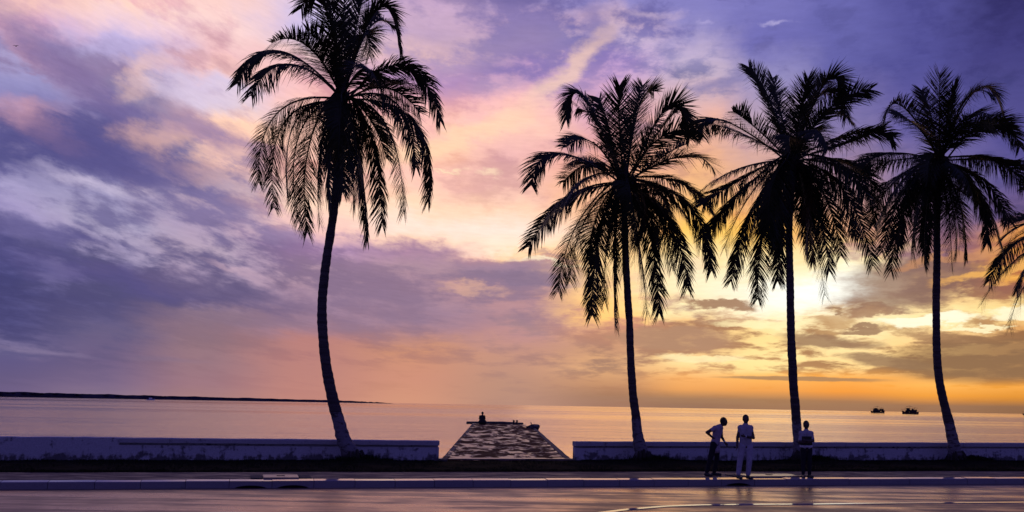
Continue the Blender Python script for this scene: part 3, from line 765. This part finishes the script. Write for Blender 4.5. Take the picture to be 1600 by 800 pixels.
rb.tube([p_+Vector((-.1, 0, .1)), p_+Vector((-.2, 0, .42))], [.04, .03], 6)
tag(rb.build('rubble_heap', M['stone'], off=p_, loc=p_), 'dark heap of broken concrete on the right edge near the end of the pier', 'rubble', kind='stuff')

# ------------------------------------------------------------------ palms
def frond_mesh(P0, Vv, P2, droop, rnd, scale=1.0, mat=None, org=Vector(), dens=1.0):
    C = Vv*2-(P0+P2)/2
    def B_(t): return P0*(1-t)**2 + C*2*t*(1-t) + P2*t*t
    N = 26; pts = [B_(i/N) for i in range(N+1)]
    L = sum((b-a).length for a, b in zip(pts, pts[1:]))
    fseed = rnd.uniform(0, 50)
    mb = MB(); mb.tube([p-org for p in pts], [.034*(1-i/N)+.006 for i in range(N+1)], 5)
    n = int(L/.034*dens); ll = 1.02*scale
    V = mb.V; Fc = mb.F
    Zv = Vector((0, 0, 1)); tw = rnd.uniform(-.4, .4); spin = rnd.choice((-1, 1))*rnd.uniform(.7, 1.5); refh = Vector((P2.x-P0.x, P2.y-P0.y, 0))
    refh = refh.normalized() if refh.length > .2 else Vector((1, 0, 0)); refside = refh.cross(Zv)
    for i in range(n):
        t = .10+.90*(i+rnd.uniform(-.3, .3))/n; t = min(.995, max(.08, t))
        p = B_(t)-org; T = (B_(min(1, t+.01))-B_(max(0, t-.01))).normalized()
        Bn = (refside - T*refside.dot(T)).normalized(); Nn = Bn.cross(T)
        if Nn.z < 0 and abs(T.z) < .9: Nn = -Nn
        aa = spin*t**1.2*min(1, .45+droop); Bn, Nn = Bn*cos(aa)+Nn*sin(aa), Nn*cos(aa)-Bn*sin(aa)
        prof = (min(1, t*3.3+.25))*(1-.50*max(0, (t-.6)/.4)**1.6)
        for sgn in (-1, 1):
            cl = noise.noise(Vector((t*9, sgn*3, fseed)))
            if rnd.random() < .02+.16*max(0, noise.noise(Vector((t*14, sgn*5, fseed+9)))): continue
            ln = ll*prof*rnd.uniform(.72, 1.15); brk = rnd.random() < .07
            phi = radians(60-28*t+rnd.uniform(-8, 8)+22*cl); psi = radians(14-28*droop+rnd.uniform(-10, 10))+tw*.55*sgn
            d = T*cos(phi)+(Bn*sgn*cos(psi)+Nn*sin(psi))*sin(phi); d.normalize()
            wd = .0155*rnd.uniform(.8, 1.25); q = p.copy(); seg = 3; k = len(V); wdir = d.cross(Nn)
            wdir = wdir.normalized() if wdir.length > .1 else Bn
            wdir = (wdir*cos(.5)+Nn*sin(.5)).normalized()
            for s_ in range(seg+1):
                wv = wd*(.75, 1.0, .75, .0)[s_]
                if s_ < seg: V.extend([q-wdir*wv, q+wdir*wv])
                else: V.append(q)
                g_ = droop*(.16, .38, .5, 0)[s_]*(1-.45*abs(T.z))*rnd.uniform(.7, 1.3)
                if brk and s_ == 1: g_ += 1.1
                d = (d-Zv*g_).normalized(); q = q+d*ln/seg
            Fc.extend([(k, k+1, k+3, k+2), (k+2, k+3, k+5, k+4), (k+4, k+5, k+6)])
    return mb.data('frond', mat or M['frond'])
def palm(label, base, trunk, crown, fronds, seed, L=4.6, nfill=14, loc_off=0):
    """trunk: (px, py, width px) foot to crown; fronds: (tip px, py, via px, py, droop[, depth sign])"""
    rnd = random.Random(seed); Y = base.y; base = at(trunk[0][0], trunk[0][1], Y); base.z = WZ
    root = empty('palm_tree', base, label, 'palm tree', 'coconut palms along the sea wall')
    pts = []; rad = []
    ctrl = [(at(px, py, Y), w/2*Y/F) for px, py, w in trunk]
    for i in range(len(ctrl)-1):
        p0, p1, p2, p3 = [ctrl[max(0, min(len(ctrl)-1, i+k))] for k in (-1, 0, 1, 2)]
        n_ = max(3, int((p2[0]-p1[0]).length/.11))
        for j in range(n_):
            t = j/n_
            v = .5*((2*p1[0])+(p2[0]-p0[0])*t+(2*p0[0]-5*p1[0]+4*p2[0]-p3[0])*t*t+(-p0[0]+3*p1[0]-3*p2[0]+p3[0])*t**3)
            pts.append(v); rad.append(p1[1]+(p2[1]-p1[1])*t)
    pts.append(ctrl[-1][0]); rad.append(ctrl[-1][1])
    pts.insert(0, pts[0]-Vector((0, 0, .25))); rad.insert(0, rad[0]*1.15)
    mb = MB(); N = 18; mb.tube([p-base for p in pts], [r_*(1+(.05 if i % 2 else -.01)+rnd.uniform(-.02, .02)) for i, r_ in enumerate(rad)], N)
    for i, v in enumerate(mb.V):
        c = pts[i//N]-base; zz = v.z
        k = .10*noise.noise(v*2.2+Vector((seed, 0, 0))) + (.16*noise.noise(v*5) if zz < .8 else .03*noise.noise(v*6))
        mb.V[i] = c+(v-c)*(1+k)
    mb.build('trunk', M['bark'], root, smooth=True)
    # root boss
    rb = MB(); r0 = rad[1]
    for i in range(16):
        a = 2*pi*i/16+rnd.uniform(-.2, .2); r1 = r0*rnd.uniform(1.05, 1.5)
        rb.tube([Vector((cos(a)*r0*.72, sin(a)*r0*.72, rnd.uniform(.18, .42))), Vector((cos(a)*r0*1.02, sin(a)*r0*1.02, .12)), Vector((cos(a)*r1, sin(a)*r1, -.08))], [.045, .06, .05], 6)
    rb.build('root_boss', M['fibre'], root, smooth=True)
    hc = at(crown[0], crown[1], Y); top = pts[-1]
    # fibrous crown heart
    cm = MB(); cm.tube([top-base-Vector((0, 0, .5)), top-base, hc-base+Vector((0, 0, .25)), hc-base+Vector((0, 0, .8))], [rad[-1]*1.1, rad[-1]*1.9, .20, .05], 10)
    for i in range(26):
        a = rnd.uniform(0, 2*pi); c = hc-base; q0 = c+Vector((cos(a)*.16, sin(a)*.16, rnd.uniform(-.6, .1)))
        cm.tube([q0, q0+Vector((cos(a)*.22, sin(a)*.22, rnd.uniform(-.1, .35)))], [.05, .03], 5)
    cm.build('crown_heart', M['fibre'], root, smooth=True)
    def add(P2, Vv, dr, mat=None, sc=1.0):
        a = (P2-hc); a.z = 0
        s0 = hc + (a.normalized()*.14 if a.length > .1 else Vector()) + Vector((0, 0, rnd.uniform(-.25, .25)))
        obj('frond', frond_mesh(s0, Vv, P2, dr, rnd, sc, mat, base), root)
    for k_, f in enumerate(fronds):
        tx, ty, vx, vy, dr = f[:5]
        if seed > 200 and ty < crown[1]-70: ty += 11; vy += 5
        T0 = at(tx, ty, Y); proj = (T0-hc).length; arc = ((at(vx, vy, Y)-hc).length+(T0-at(vx, vy, Y)).length)
        dy = sqrt(max(.05, L*L-arc*arc)) * (f[5] if len(f) > 5 else (1 if rnd.random() < .5 else -1))*.75
        add(at(tx, ty, Y+dy), at(vx, vy, Y+dy*.55), dr)
    for i in range(nfill):
        # fronds reaching towards or away from the sea, filling the heart of the crown
        a = (pi/2 if i % 2 else -pi/2)+rnd.uniform(-.75, .75); e0 = radians(58-106*(i+.5)/nfill+rnd.uniform(-8, 8)); ln = L*rnd.uniform(.85, 1.0)
        hd = Vector((cos(a), sin(a), 0)); bend = radians(rnd.uniform(55, 85)); p_ = hc.copy(); P = []
        for j in range(10):
            e_ = max(radians(-88), e0-bend*j/9); p_ = p_+(hd*cos(e_)+Vector((0, 0, sin(e_))))*ln/10; P.append(p_.copy())
        add(P[-1], P[4]*.5+P[5]*.5, .25+.9*i/nfill)
    for i in range(2):                      # dry fronds hanging down against the trunk
        a = rnd.uniform(0, 2*pi); hd = Vector((cos(a), sin(a), 0)); ln = L*rnd.uniform(.45, .62)
        add(hc+hd*rnd.uniform(.35, .8)-Vector((0, 0, ln)), hc+hd*.75-Vector((0, 0, ln*.38)), 1.0, M['dryfrond'], .7)
    return root
PB = PALM_BASE
palm('tallest palm, far left, its curved leaning trunk rooted before the left wall', PB[1],
 [(552,722,31),(547,708,27),(538,690,21),(531,665,19),(524,640,18),(517,612,16.5),(511,580,16),(507,550,15.5),(504,515,15),(503,480,14.5),(506,440,14),(511,400,13.5),(518,355,13),(524,310,12.5),(527,270,12),(530,215,11.5),(532,175,11)],
 (533,150),
 [(470,14,512,0,.5),(479,48,510,85,.3),(497,-18,520,50,.15),(541,-45,536,40,.05),(570,-20,556,48,.05),(626,78,592,12,.25),(610,40,575,48,.1),(578,88,566,55,.5),
  (370,132,432,79,.75),(392,150,450,100,.8),(688,190,632,102,.75),(672,150,610,125,.6),
  (404,286,432,178,.9),(428,325,442,195,.95),(480,364,482,232,1.0),(466,345,466,215,1.0),(448,300,462,190,.9),
  (669,316,646,190,.9),(631,334,606,200,.95),(597,352,580,215,1.0),(574,374,562,235,1.0),(650,262,618,160,.85),(552,320,548,230,1.1),(514,322,518,235,1.1),(500,350,500,240,1.1),(535,300,536,225,1.1)], 101, L=4.5, nfill=7)
palm('bushy palm just right of the pier, its trunk bending right at the foot', PB[2],
 [(1005,719,25),(1001,704,20),(998,690,17.5),(996,675,15.5),(994,655,14),(990,625,12.5),(987,590,12),(985,550,11.5),(984,510,11),(981,465,11),(978,410,10.5),(976,350,10),(975,300,10)],
 (975,282),
 [(885,176,912,146,.45),(902,158,935,190,.3),(936,142,950,190,.15),(968,122,968,190,.05),(1022,132,998,165,.2),(1004,122,990,190,.05),(1078,206,1044,162,.15),(1062,160,1030,200,.1),
  (830,290,872,240,.55),(898,250,930,255,.4),(1116,266,1066,244,.25),(1075,225,1035,245,.2),(1112,330,1060,285,.5),
  (826,386,888,312,.65),(848,350,900,300,.6),(872,455,902,350,.75),(890,440,916,340,.8),(925,494,936,375,.85),(962,510,960,400,.9),(944,470,950,370,.9),
  (1112,424,1076,322,.7),(1074,452,1046,345,.8),(1030,490,1016,370,.85),(1011,492,1000,390,.9),(1094,390,1050,310,.7),(1050,420,1030,340,.9)], 202, L=4.3, nfill=11)
palm('wide palm behind the woman with folded arms, straight slim trunk, tall upright fronds', PB[3],
 [(1252,719,26),(1249,704,19),(1247,688,15),(1245,665,14),(1243,640,13.5),(1240,605,13),(1238,565,12.5),(1236,520,12),(1235,470,11.5),(1234,420,11),(1233,360,10.5),(1236,300,10),(1238,260,10)],
 (1238,246),
 [(1170,94,1202,150,.12),(1207,110,1220,170,.08),(1145,163,1182,196,.25),(1098,214,1130,188,.5),(1112,196,1150,205,.5),(1262,112,1250,170,.05),(1290,112,1264,165,.08),(1322,172,1296,118,.3),(1316,145,1275,150,.15),(1330,190,1290,180,.4),
  (1396,216,1338,208,.5),(1380,200,1320,225,.3),(1082,312,1148,266,.65),(1098,320,1150,285,.6),(1102,370,1158,300,.6),(1132,388,1172,305,.7),(1142,440,1176,330,.75),(1184,468,1196,350,.8),(1160,420,1190,320,.8),
  (1366,326,1318,266,.75),(1372,300,1320,255,.7),(1364,416,1320,300,.75),(1314,400,1290,310,.85),(1289,462,1268,340,.8),(1296,425,1276,320,.8),(1340,370,1300,290,.8),(1215,440,1222,340,.9),(1270,410,1258,320,.9)], 303, L=4.5, nfill=12)
palm('dark palm at the right with a slim straight trunk curving right at its foot', PB[4],
 [(1495,718,26),(1492,704,20),(1489,690,17),(1485,670,15),(1479,645,13.5),(1472,618,12.5),(1467,590,12),(1464,555,11.5),(1463,510,11),(1463,460,11),(1464,400,10.5),(1464,340,10),(1466,270,10)],
 (1467,250),
 [(1468,104,1468,170,.05),(1440,130,1456,180,.1),(1490,125,1480,180,.08),(1567,166,1528,134,.4),(1555,140,1510,150,.25),(1594,230,1545,190,.4),(1580,200,1530,200,.35),
  (1380,192,1408,165,.6),(1398,180,1430,195,.4),(1340,272,1388,240,.7),(1350,262,1400,250,.6),(1364,300,1412,270,.6),(1612,304,1560,254,.7),(1600,262,1540,250,.6),
  (1366,366,1402,292,.8),(1392,424,1416,320,.85),(1378,395,1412,300,.85),(1446,412,1448,330,.95),(1425,405,1434,320,.95),(1487,414,1482,330,.95),(1510,400,1500,320,.95),(1566,386,1528,300,.75),(1578,348,1535,280,.7),(1545,370,1520,300,.8),(1500,385,1492,320,.9)], 404, L=4.5, nfill=11)
b5 = PB[4]+(PB[4]-PB[3])*.86; b5.z = WZ
sc_ = F/b5.y
c5 = (1690, 372)
p5 = at(c5[0], c5[1], b5.y); 
palm('palm at the right edge of the photo, only its drooping frond tips in view', b5,
 [(800+F*b5.x/b5.y+w0, y0, w1) for w0, y0, w1 in ((0,722,22),(-4,700,16),(-12,650,13),(-24,590,11),(-34,520,10.5),(-40,450,10),(c5[0]-800-F*b5.x/b5.y, 395, 10))],
 c5,
 [(1533,476,1600,396,.8),(1577,514,1612,430,.9),(1546,440,1602,372,.7),(1556,408,1610,360,.5),(1574,344,1630,340,.3),(1600,280,1650,300,.2),(1640,240,1670,290,.1),(1700,220,1695,290,.1),(1760,260,1730,290,.2),(1830,330,1770,310,.5),(1840,440,1780,370,.8),(1800,500,1760,420,.9),(1730,520,1715,440,.9),(1660,530,1672,440,.9),(1690,540,1690,440,.9)], 505, L=4.4, nfill=12)

# ------------------------------------------------------------------ people
def hand(mb, wrist, d, side, curl=.6, s=1.0):
    d = d.normalized(); up = side.normalized(); nrm = d.cross(up).normalized()
    pc = wrist+d*.05*s
    mb.ball(pc, (.022*s, .040*s, .050*s), 10, 7, rot=Matrix((nrm, up, d)).transposed())
    for k in range(4):
        o = pc+d*.035*s+up*(.027-.018*k)*s; L_ = (.066, .076, .070, .055)[k]*s; a = o; dd = d.copy()
        for q_ in range(3):
            dd = (dd+nrm*curl*(.25+.18*q_)).normalized(); b_ = a+dd*L_*(.45, .32, .23)[q_]
            mb.cap(a, .0095*s, b_, .0085*s, 6); a = b_
    a = pc-d*.012*s+up*.034*s; dd = (up*.8+d*.7+nrm*.2).normalized()
    b_ = a+dd*.036*s; mb.cap(a, .012*s, b_, .0105*s, 6); mb.cap(b_, .0105*s, b_+(d*.9+nrm*.4).normalized()*.028*s, .009*s, 6)
def foot(mb, ankle, fwd, gz, r=.04, ln=.17):
    h_ = Vector((ankle.x, ankle.y, gz+.045))-fwd*.045; t_ = Vector((ankle.x, ankle.y, gz+.032))+fwd*ln
    mb.cap(h_, r, t_, r*.75, 10); mb.cap(h_, r, ankle, r*.95, 10); mb.cap(h_.lerp(t_, .55), r*.95, t_, r*.82, 10)
def person(label, J, face, mats, gz, s=1.0, sleeves=.5, shorts=False, hem=None, belt=None, group=None, slim=1.0, voxel=.0125, vest=False, watch=False, wide=1.0, cover=None, shawl=False):
    base = Vector(((J['anL'].x+J['anR'].x)/2, (J['anL'].y+J['anR'].y)/2, gz))
    root = empty('person', base, label, 'person', group); face = face.normalized()
    side = Vector((face.y, -face.x, 0)).normalized()
    b = MB(); hc = J['head']; Rh = Matrix((side, face, Vector((0, 0, 1)))).transposed(); Rt = Rh
    b.ball(hc+Vector((0, 0, .012*s)), (.083*s, .099*s, .116*s), 16, 12, Rh)              # skull
    b.ball(hc+face*.025*s-Vector((0, 0, .055*s)), (.060*s, .066*s, .070*s), 12, 8, Rh)   # jaw
    b.ball(hc+face*.093*s-Vector((0, 0, .02*s)), (.014*s, .020*s, .024*s), 8, 6, Rh)     # nose
    b.ball(hc+face*.080*s-Vector((0, 0, .062*s)), (.026*s, .016*s, .012*s), 8, 6, Rh)    # lips
    b.ball(hc+face*.080*s+Vector((0, 0, .022*s)), (.048*s, .014*s, .010*s), 8, 6, Rh)    # brow
    for e in (-1, 1): b.ball(hc+side*e*.085*s-Vector((0, 0, .012*s)), (.010*s, .018*s, .028*s), 8, 6, Rh)
    nk = J['neck']; b.cap(hc-Vector((0, 0, .05*s))-face*.012*s, .050*s, nk, .060*s)
    shc = (J['shL']+J['shR'])/2; hpc = (J['hipL']+J['hipR'])/2
    ax = (J['shL']-J['shR']).normalized(); hp2 = hpc+Vector((0, 0, .07))
    def torso(m_, g, slim=slim):
        m_.cap(J['shL'], (.058+g)*s, J['shR'], (.058+g)*s)
        m_.cap(nk, (.055+g)*s, shc, (.08+g)*s)
        for e in (-1, 1):
            m_.cap(shc+ax*e*.085*s-Vector((0, 0, .04*s)), (.082+g)*s, shc.lerp(hpc, .55)+ax*e*.055*s*slim, (.078*slim+g)*s)
            m_.cap(shc.lerp(hpc, .55)+ax*e*.055*s*slim, (.078*slim+g)*s, hp2+ax*e*.065*s, (.086+g)*s)
    torso(b, 0)
    b.cap(J['hipL'], .085*s, J['hipR'], .085*s)
    for q_ in 'LR':
        b.cap(J['sh'+q_], .058*s, J['el'+q_], .046*s); b.cap(J['el'+q_], .045*s, J['ha'+q_], .031*s)
        b.cap(J['el'+q_].lerp(J['ha'+q_], .25), .041*s, J['ha'+q_], .025*s)
        b.cap(J['hip'+q_], .088*s, J['kn'+q_], .054*s); b.cap(J['kn'+q_], .052*s, J['an'+q_], .036*s)
        b.cap(J['kn'+q_].lerp(J['an'+q_], .3), .056*s, J['an'+q_], .036*s)
        hand(b, J['ha'+q_], J['ha'+q_]-J['el'+q_], J.get('hs'+q_, face), .7, s)
        foot(b, J['an'+q_], J.get('ft'+q_, face), gz, .036)
    obj('body', fused('body', b, M['skin'], voxel, base), root)
    hr = MB(); hr.ball(hc+Vector((0, 0, .022*s))-face*.010*s, (.090*s, .101*s, .113*s), 16, 12, Rh)
    if cover: hr.ball(hc-face*.02*s+Vector((0, 0, -.01)), (.088*s, .092*s, .12*s), 16, 12, Rh)
    me = hr.data('hair', M['hair'], True, off=base); o = obj('hair', me, root)
    # hair kept off the face: drop what sits in front of and below the brow
    import bmesh as _b
    bm_ = _b.new(); bm_.from_mesh(me)
    dele = [v for v in bm_.verts if (v.co+base-hc).dot(face) > .03*s and (v.co+base-hc).z < .045*s or (v.co+base-hc).z < (-.085 if cover else -.045)*s]
    _b.ops.delete(bm_, geom=dele, context='VERTS'); bm_.to_mesh(me); bm_.free()
    sh = MB(); torso(sh, .024)
    if hem: sh.cap(hpc+ax*.07*s, .105*s, hpc+ax*.075*s-Vector((0, 0, hem)), .112*s); sh.cap(hpc-ax*.07*s, .105*s, hpc-ax*.075*s-Vector((0, 0, hem)), .112*s)
    for q_ in 'LR':
        e_ = J['sh'+q_].lerp(J['el'+q_], sleeves); sh.cap(J['sh'+q_], .064*s, e_, .056*s)
    obj('shirt', fused('shirt', sh, mats['shirt'], voxel, base, 3), root)
    tr = MB(); tr.cap(J['hipL']+Vector((0, 0, .05)), .098*s, J['hipR']+Vector((0, 0, .05)), .098*s)
    for q_ in 'LR':
        tr.cap(J['hip'+q_], .103*s*wide, J['kn'+q_], .070*s*wide**2); tr.cap(J['kn'+q_], .070*s*wide**2, J['kn'+q_].lerp(J['an'+q_], .93), .056*s*wide**2.5)
    obj('trousers', fused('trousers', tr, mats['trousers'], voxel, base, 3), root)
    for q_ in 'LR':
        f_ = MB(); foot(f_, J['an'+q_], J.get('ft'+q_, face), gz-.004, .046, .185)
        obj('shoe', fused('shoe', f_, M['shoe'], .012, base, 2), root)
    if vest:
        vs = MB(); torso(vs, .034); V0 = shc
        me = fused('vest', vs, M['olive_vest'], voxel, base, 2); bm_ = _b.new(); bm_.from_mesh(me)
        zlo, zhi = vest
        dele = [v for v in bm_.verts if not zlo < (v.co+base).z < zhi]
        _b.ops.delete(bm_, geom=dele, context='VERTS'); bm_.to_mesh(me); bm_.free()
        obj('vest', me, root)
    if belt:
        bl = MB(); bl.cap(hpc+ax*.065*s+Vector((0, 0, belt)), .128*s, hpc-ax*.065*s+Vector((0, 0, belt)), .128*s)
        me = fused('belt', bl, M['white_cloth'], voxel, base, 2); bm_ = _b.new(); bm_.from_mesh(me)
        zc = hpc.z+belt
        _b.ops.delete(bm_, geom=[v for v in bm_.verts if abs((v.co+base).z-zc) > .035], context='VERTS'); bm_.to_mesh(me); bm_.free()
        o = obj('belt', me, root); o.name = 'shirt_hem'
    if shawl:
        w2 = MB(); w2.cap(hpc+Vector((0, .08, .04)), .24, shc+Vector((0, .02, -.05)), .13); w2.cap(hpc+Vector((-.1, .1, -.03)), .2, hpc+Vector((.12, .3, -.03)), .22)
        obj('wrap', fused('wrap', w2, M['dark_cloth'], .02, base, 3), root)
    if watch:
        q_ = watch; wv = J['ha'+q_]; d = (wv-J['el'+q_]).normalized()
        MB().tube([wv-d*.035, wv-d*.005], .034*s, 12).build('wristwatch', M['watch'], root, off=base)
    return root
def joints(Y, spec):
    J = {}
    for k, v in spec.items():
        J[k] = at(v[0], v[1], Y+(v[2] if len(v) > 2 else 0))
    return J
GP = 'people standing by the kerb'
Y = 28.1
J = joints(Y, dict(head=(1131, 659), neck=(1125, 666.5), shL=(1116.8, 669.2, -.13), shR=(1126, 669, .13), elL=(1104.6, 675.6, -.26), elR=(1127.5, 682.5, .20), haL=(1112.2, 682.6, -.15), haR=(1132.3, 690.5, .18),
   hipL=(1115, 697, -.09), hipR=(1120, 697, .09), knL=(1109.5, 717.5, -.12), knR=(1120, 716, .10), anL=(1104.2, 738.5, -.10), anR=(1115.6, 739.5, .12)))
J['ftL'] = Vector((.55, -.8, 0)).normalized(); J['ftR'] = Vector((1, -.15, 0)).normalized()
person('man in mauve shirt and black trousers leaning forward, hand on his hip', J, Vector((1, -.25, 0)), dict(shirt=M['mauve_shirt'], trousers=M['black_trousers']), 0, hem=.10, group=GP, slim=.92, watch='R')
Y = 27.05
J = joints(Y, dict(head=(1165.3, 655.2), neck=(1165, 664), shL=(1172.8, 668.4, 0), shR=(1156.8, 668.2, 0), elL=(1177.3, 684, -.04), elR=(1152.4, 684, .02), haL=(1163.8, 681.8, -.25), haR=(1151.6, 696, -.04),
   hipL=(1170.5, 697, 0), hipR=(1160, 697, 0), knL=(1170.8, 720.5, -.04), knR=(1156.2, 720, .0), anL=(1168.8, 742, 0), anR=(1153.6, 741.5, 0)))
J['ftL'] = Vector((.35, -1, 0)).normalized(); J['ftR'] = Vector((.25, -1, 0)).normalized(); J['hsL'] = Vector((0, -.2, 1))
person('man in pale t-shirt and wide white trousers, one forearm held across his belly', J, Vector((-.1, -1, 0)), dict(shirt=M['pale_shirt'], trousers=M['white_trousers']), 0, group=GP, wide=1.07, slim=1.12, watch='L', sleeves=.38)
Y = 28.0
J = joints(Y, dict(head=(1259.8, 664), neck=(1259.8, 673), shL=(1267.3, 677.2, 0), shR=(1251.8, 677.2, 0), elL=(1270.6, 689, -.08), elR=(1249.6, 691, -.06), haL=(1258.5, 688.6, -.27), haR=(1261.5, 691.5, -.22),
   hipL=(1264.2, 702, 0), hipR=(1255.6, 702, 0), knL=(1264.8, 722.5, -.03), knR=(1255.2, 722.5, 0), anL=(1264.8, 740.6, 0), anR=(1255, 740, 0)))
J['ftL'] = Vector((.2, -1, 0)).normalized(); J['ftR'] = Vector((-.15, -1, 0)).normalized(); J['hsL'] = J['hsR'] = Vector((0, -.2, 1))
person('woman in pale-shouldered dark top and black trousers, arms folded in front of a palm', J, Vector((-.05, -1, 0)), dict(shirt=M['pale_shirt'], trousers=M['black_trousers']), 0, group=GP, s=.95, sleeves=.75, belt=.085, cover=True, slim=1.1,
   vest=(at(1260, 696, 28).z, at(1260, 681, 28).z))
# seated figure at the far end of the pier, knees drawn up
Y = 74.6; zs = deck_z(.97)+.08; c = at(753.2, 662, Y); c.z = zs
J = dict(head=c+Vector((.02, 0, .75)), neck=c+Vector((.02, 0, .60)), shL=c+Vector((.17, -.03, .53)), shR=c+Vector((-.16, -.03, .53)), elL=c+Vector((.22, .16, .32)), elR=c+Vector((-.22, .16, .32)),
         haL=c+Vector((.06, .36, .34)), haR=c+Vector((-.06, .36, .36)), hipL=c+Vector((.1, 0, .11)), hipR=c+Vector((-.1, 0, .11)), knL=c+Vector((.13, .38, .42)), knR=c+Vector((-.14, .38, .42)),
         anL=c+Vector((.1, .55, .08)), anR=c+Vector((-.12, .55, .08)))
person('dark figure sitting at the far end of the pier, facing the sea', J, Vector((0, 1, 0)), dict(shirt=M['dark_cloth'], trousers=M['dark_cloth']), zs, wide=1.1, hem=.04, voxel=.016, sleeves=.95, shawl=True)

# ------------------------------------------------------------------ boats
def fishing_boat(px, py, Ln, label, hullm, seed, flip=1):
    p_ = on(px, py, SEA); rk = random.Random(seed)
    root = empty('fishing_boat', p_, label, 'boat', 'boats moored on the horizon'); s = Ln
    N = 14; hb = MB()
    for i in range(N+1):
        u = i/N*2-1; x = u*s/2*flip; w = s*.12*(1-abs(u)**3)**.6+.02*s*(u < 0); sh = s*(.085+.06*u*u+(.05 if u > .8 else 0))
        hb.V += [Vector((x, -w, sh)), Vector((x*.93, -w*.6, -.03*s)), Vector((x*.93, w*.6, -.03*s)), Vector((x, w, sh))]
        if i:
            k = i*4
            for j in range(4): hb.F.append((k-4+j, k+j, k+(j+1) % 4, k-4+(j+1) % 4))
    hb.F.append((0, 1, 2, 3)); hb.F.append((4*N+3, 4*N+2, 4*N+1, 4*N)); hb.build('hull', hullm, root)
    cb = MB(); cb.box((-.30*s*flip, -.08*s, .08*s), (.02*s*flip, .08*s, .23*s)) if flip > 0 else cb.box((.02*s*flip, -.08*s, .08*s), (-.30*s*flip, .08*s, .23*s))
    cb.box((-.20*s, -.065*s, .23*s), (-.06*s, .065*s, .33*s)); cb.box((-.22*s, -.08*s, .33*s), (-.04*s, .08*s, .345*s)); cb.build('wheelhouse', M['net_gear'], root)
    for mx, mh in ((-.02, .50), (.26, .40), (-.30, .38)):
        MB().tube([(mx*s, 0, .1*s), (mx*s+.01*s, 0, mh*s)], [.011*s, .006*s], 6).build('mast', M['net_gear'], root)
    for a, b_ in (((-.02, .46), (.20, .40)), ((-.02, .46), (-.22, .43)), ((.26, .38), (.46, .33)), ((-.30, .28), (-.52, .27)), ((-.02, .3), (.3, .34))):
        MB().tube([(a[0]*s, 0, a[1]*s), (b_[0]*s, .03*s, b_[1]*s)], .007*s, 5).build('spar', M['net_gear'], root)
    nb_ = MB()
    for i in range(22):
        nb_.ball((rk.uniform(-.25, .36)*s, rk.uniform(-.05, .05)*s, rk.uniform(.11, .26)*s), (rk.uniform(.05, .09)*s, .06*s, rk.uniform(.04, .08)*s), 8, 6)
    nb_.build('net_pile', M['net_gear'], root)
fishing_boat(1371.5, 645.3, 35, 'dark fishing boat near the horizon, leftmost of the three dark boats', M['dark_hull'], 1)
fishing_boat(1422.5, 646.9, 33, 'reddish fishing boat near the horizon, middle one of the three dark boats', M['red_hull'], 2, -1)
fishing_boat(1607, 648.8, 36, 'dark fishing boat cut off by the right edge of the photo', M['dark_hull'], 3)
p_ = on(235.5, 625.5, SEA); root = empty('motor_boat', p_, 'tiny white motor boat off the far headland at the left', 'boat')
s = 22
hb = MB()
for i in range(9):
    u = i/8*2-1; w = s*.16*(1-max(0, u)**2.2)**.6; sh = s*(.13+.05*max(0, u))
    hb.V += [Vector((u*s/2, -w, sh)), Vector((u*s/2*.9, -w*.5, -.03*s)), Vector((u*s/2*.9, w*.5, -.03*s)), Vector((u*s/2, w, sh))]
    if i:
        k = i*4
        for j in range(4): hb.F.append((k-4+j, k+j, k+(j+1) % 4, k-4+(j+1) % 4))
hb.F.append((0, 1, 2, 3)); hb.F.append((35, 34, 33, 32)); hb.build('hull', M['white_hull'], root)
MB().box((-.2*s, -.1*s, .12*s), (.12*s, .1*s, .30*s)).box((-.22*s, -.11*s, .30*s), (.14*s, .11*s, .32*s)).build('cabin', M['white_hull'], root)
# bird high on the left
p_ = at(24.5, 72, 160); root = empty('bird', p_, 'tiny dark bird flying in the upper left of the sky', 'bird')
mb = MB(); mb.ball((0, 0, 0), (.07, .22, .07), 8, 6); mb.ball((0, .22, .03), .055, 8, 6); mb.add([(-.03, -.2, 0), (.03, -.2, 0), (.06, -.4, .01), (-.06, -.4, .01)], [(0, 1, 2, 3)])
mb.build('body', M['hair'], root)
for e in (-1, 1):
    wg = MB(); P = [(.04, .1, .03), (.3, .12, .16), (.55, .0, .10), (.3, -.06, .14), (.04, -.1, .03)]
    V = [(e*x, y, z) for x, y, z in P]+[(e*x, y, z-.02) for x, y, z in P]
    wg.add(V, [(0, 1, 2, 3, 4), (9, 8, 7, 6, 5)]+[(i, i+5, (i+1) % 5+5, (i+1) % 5) for i in range(5)]); wg.build('wing', M['hair'], root)
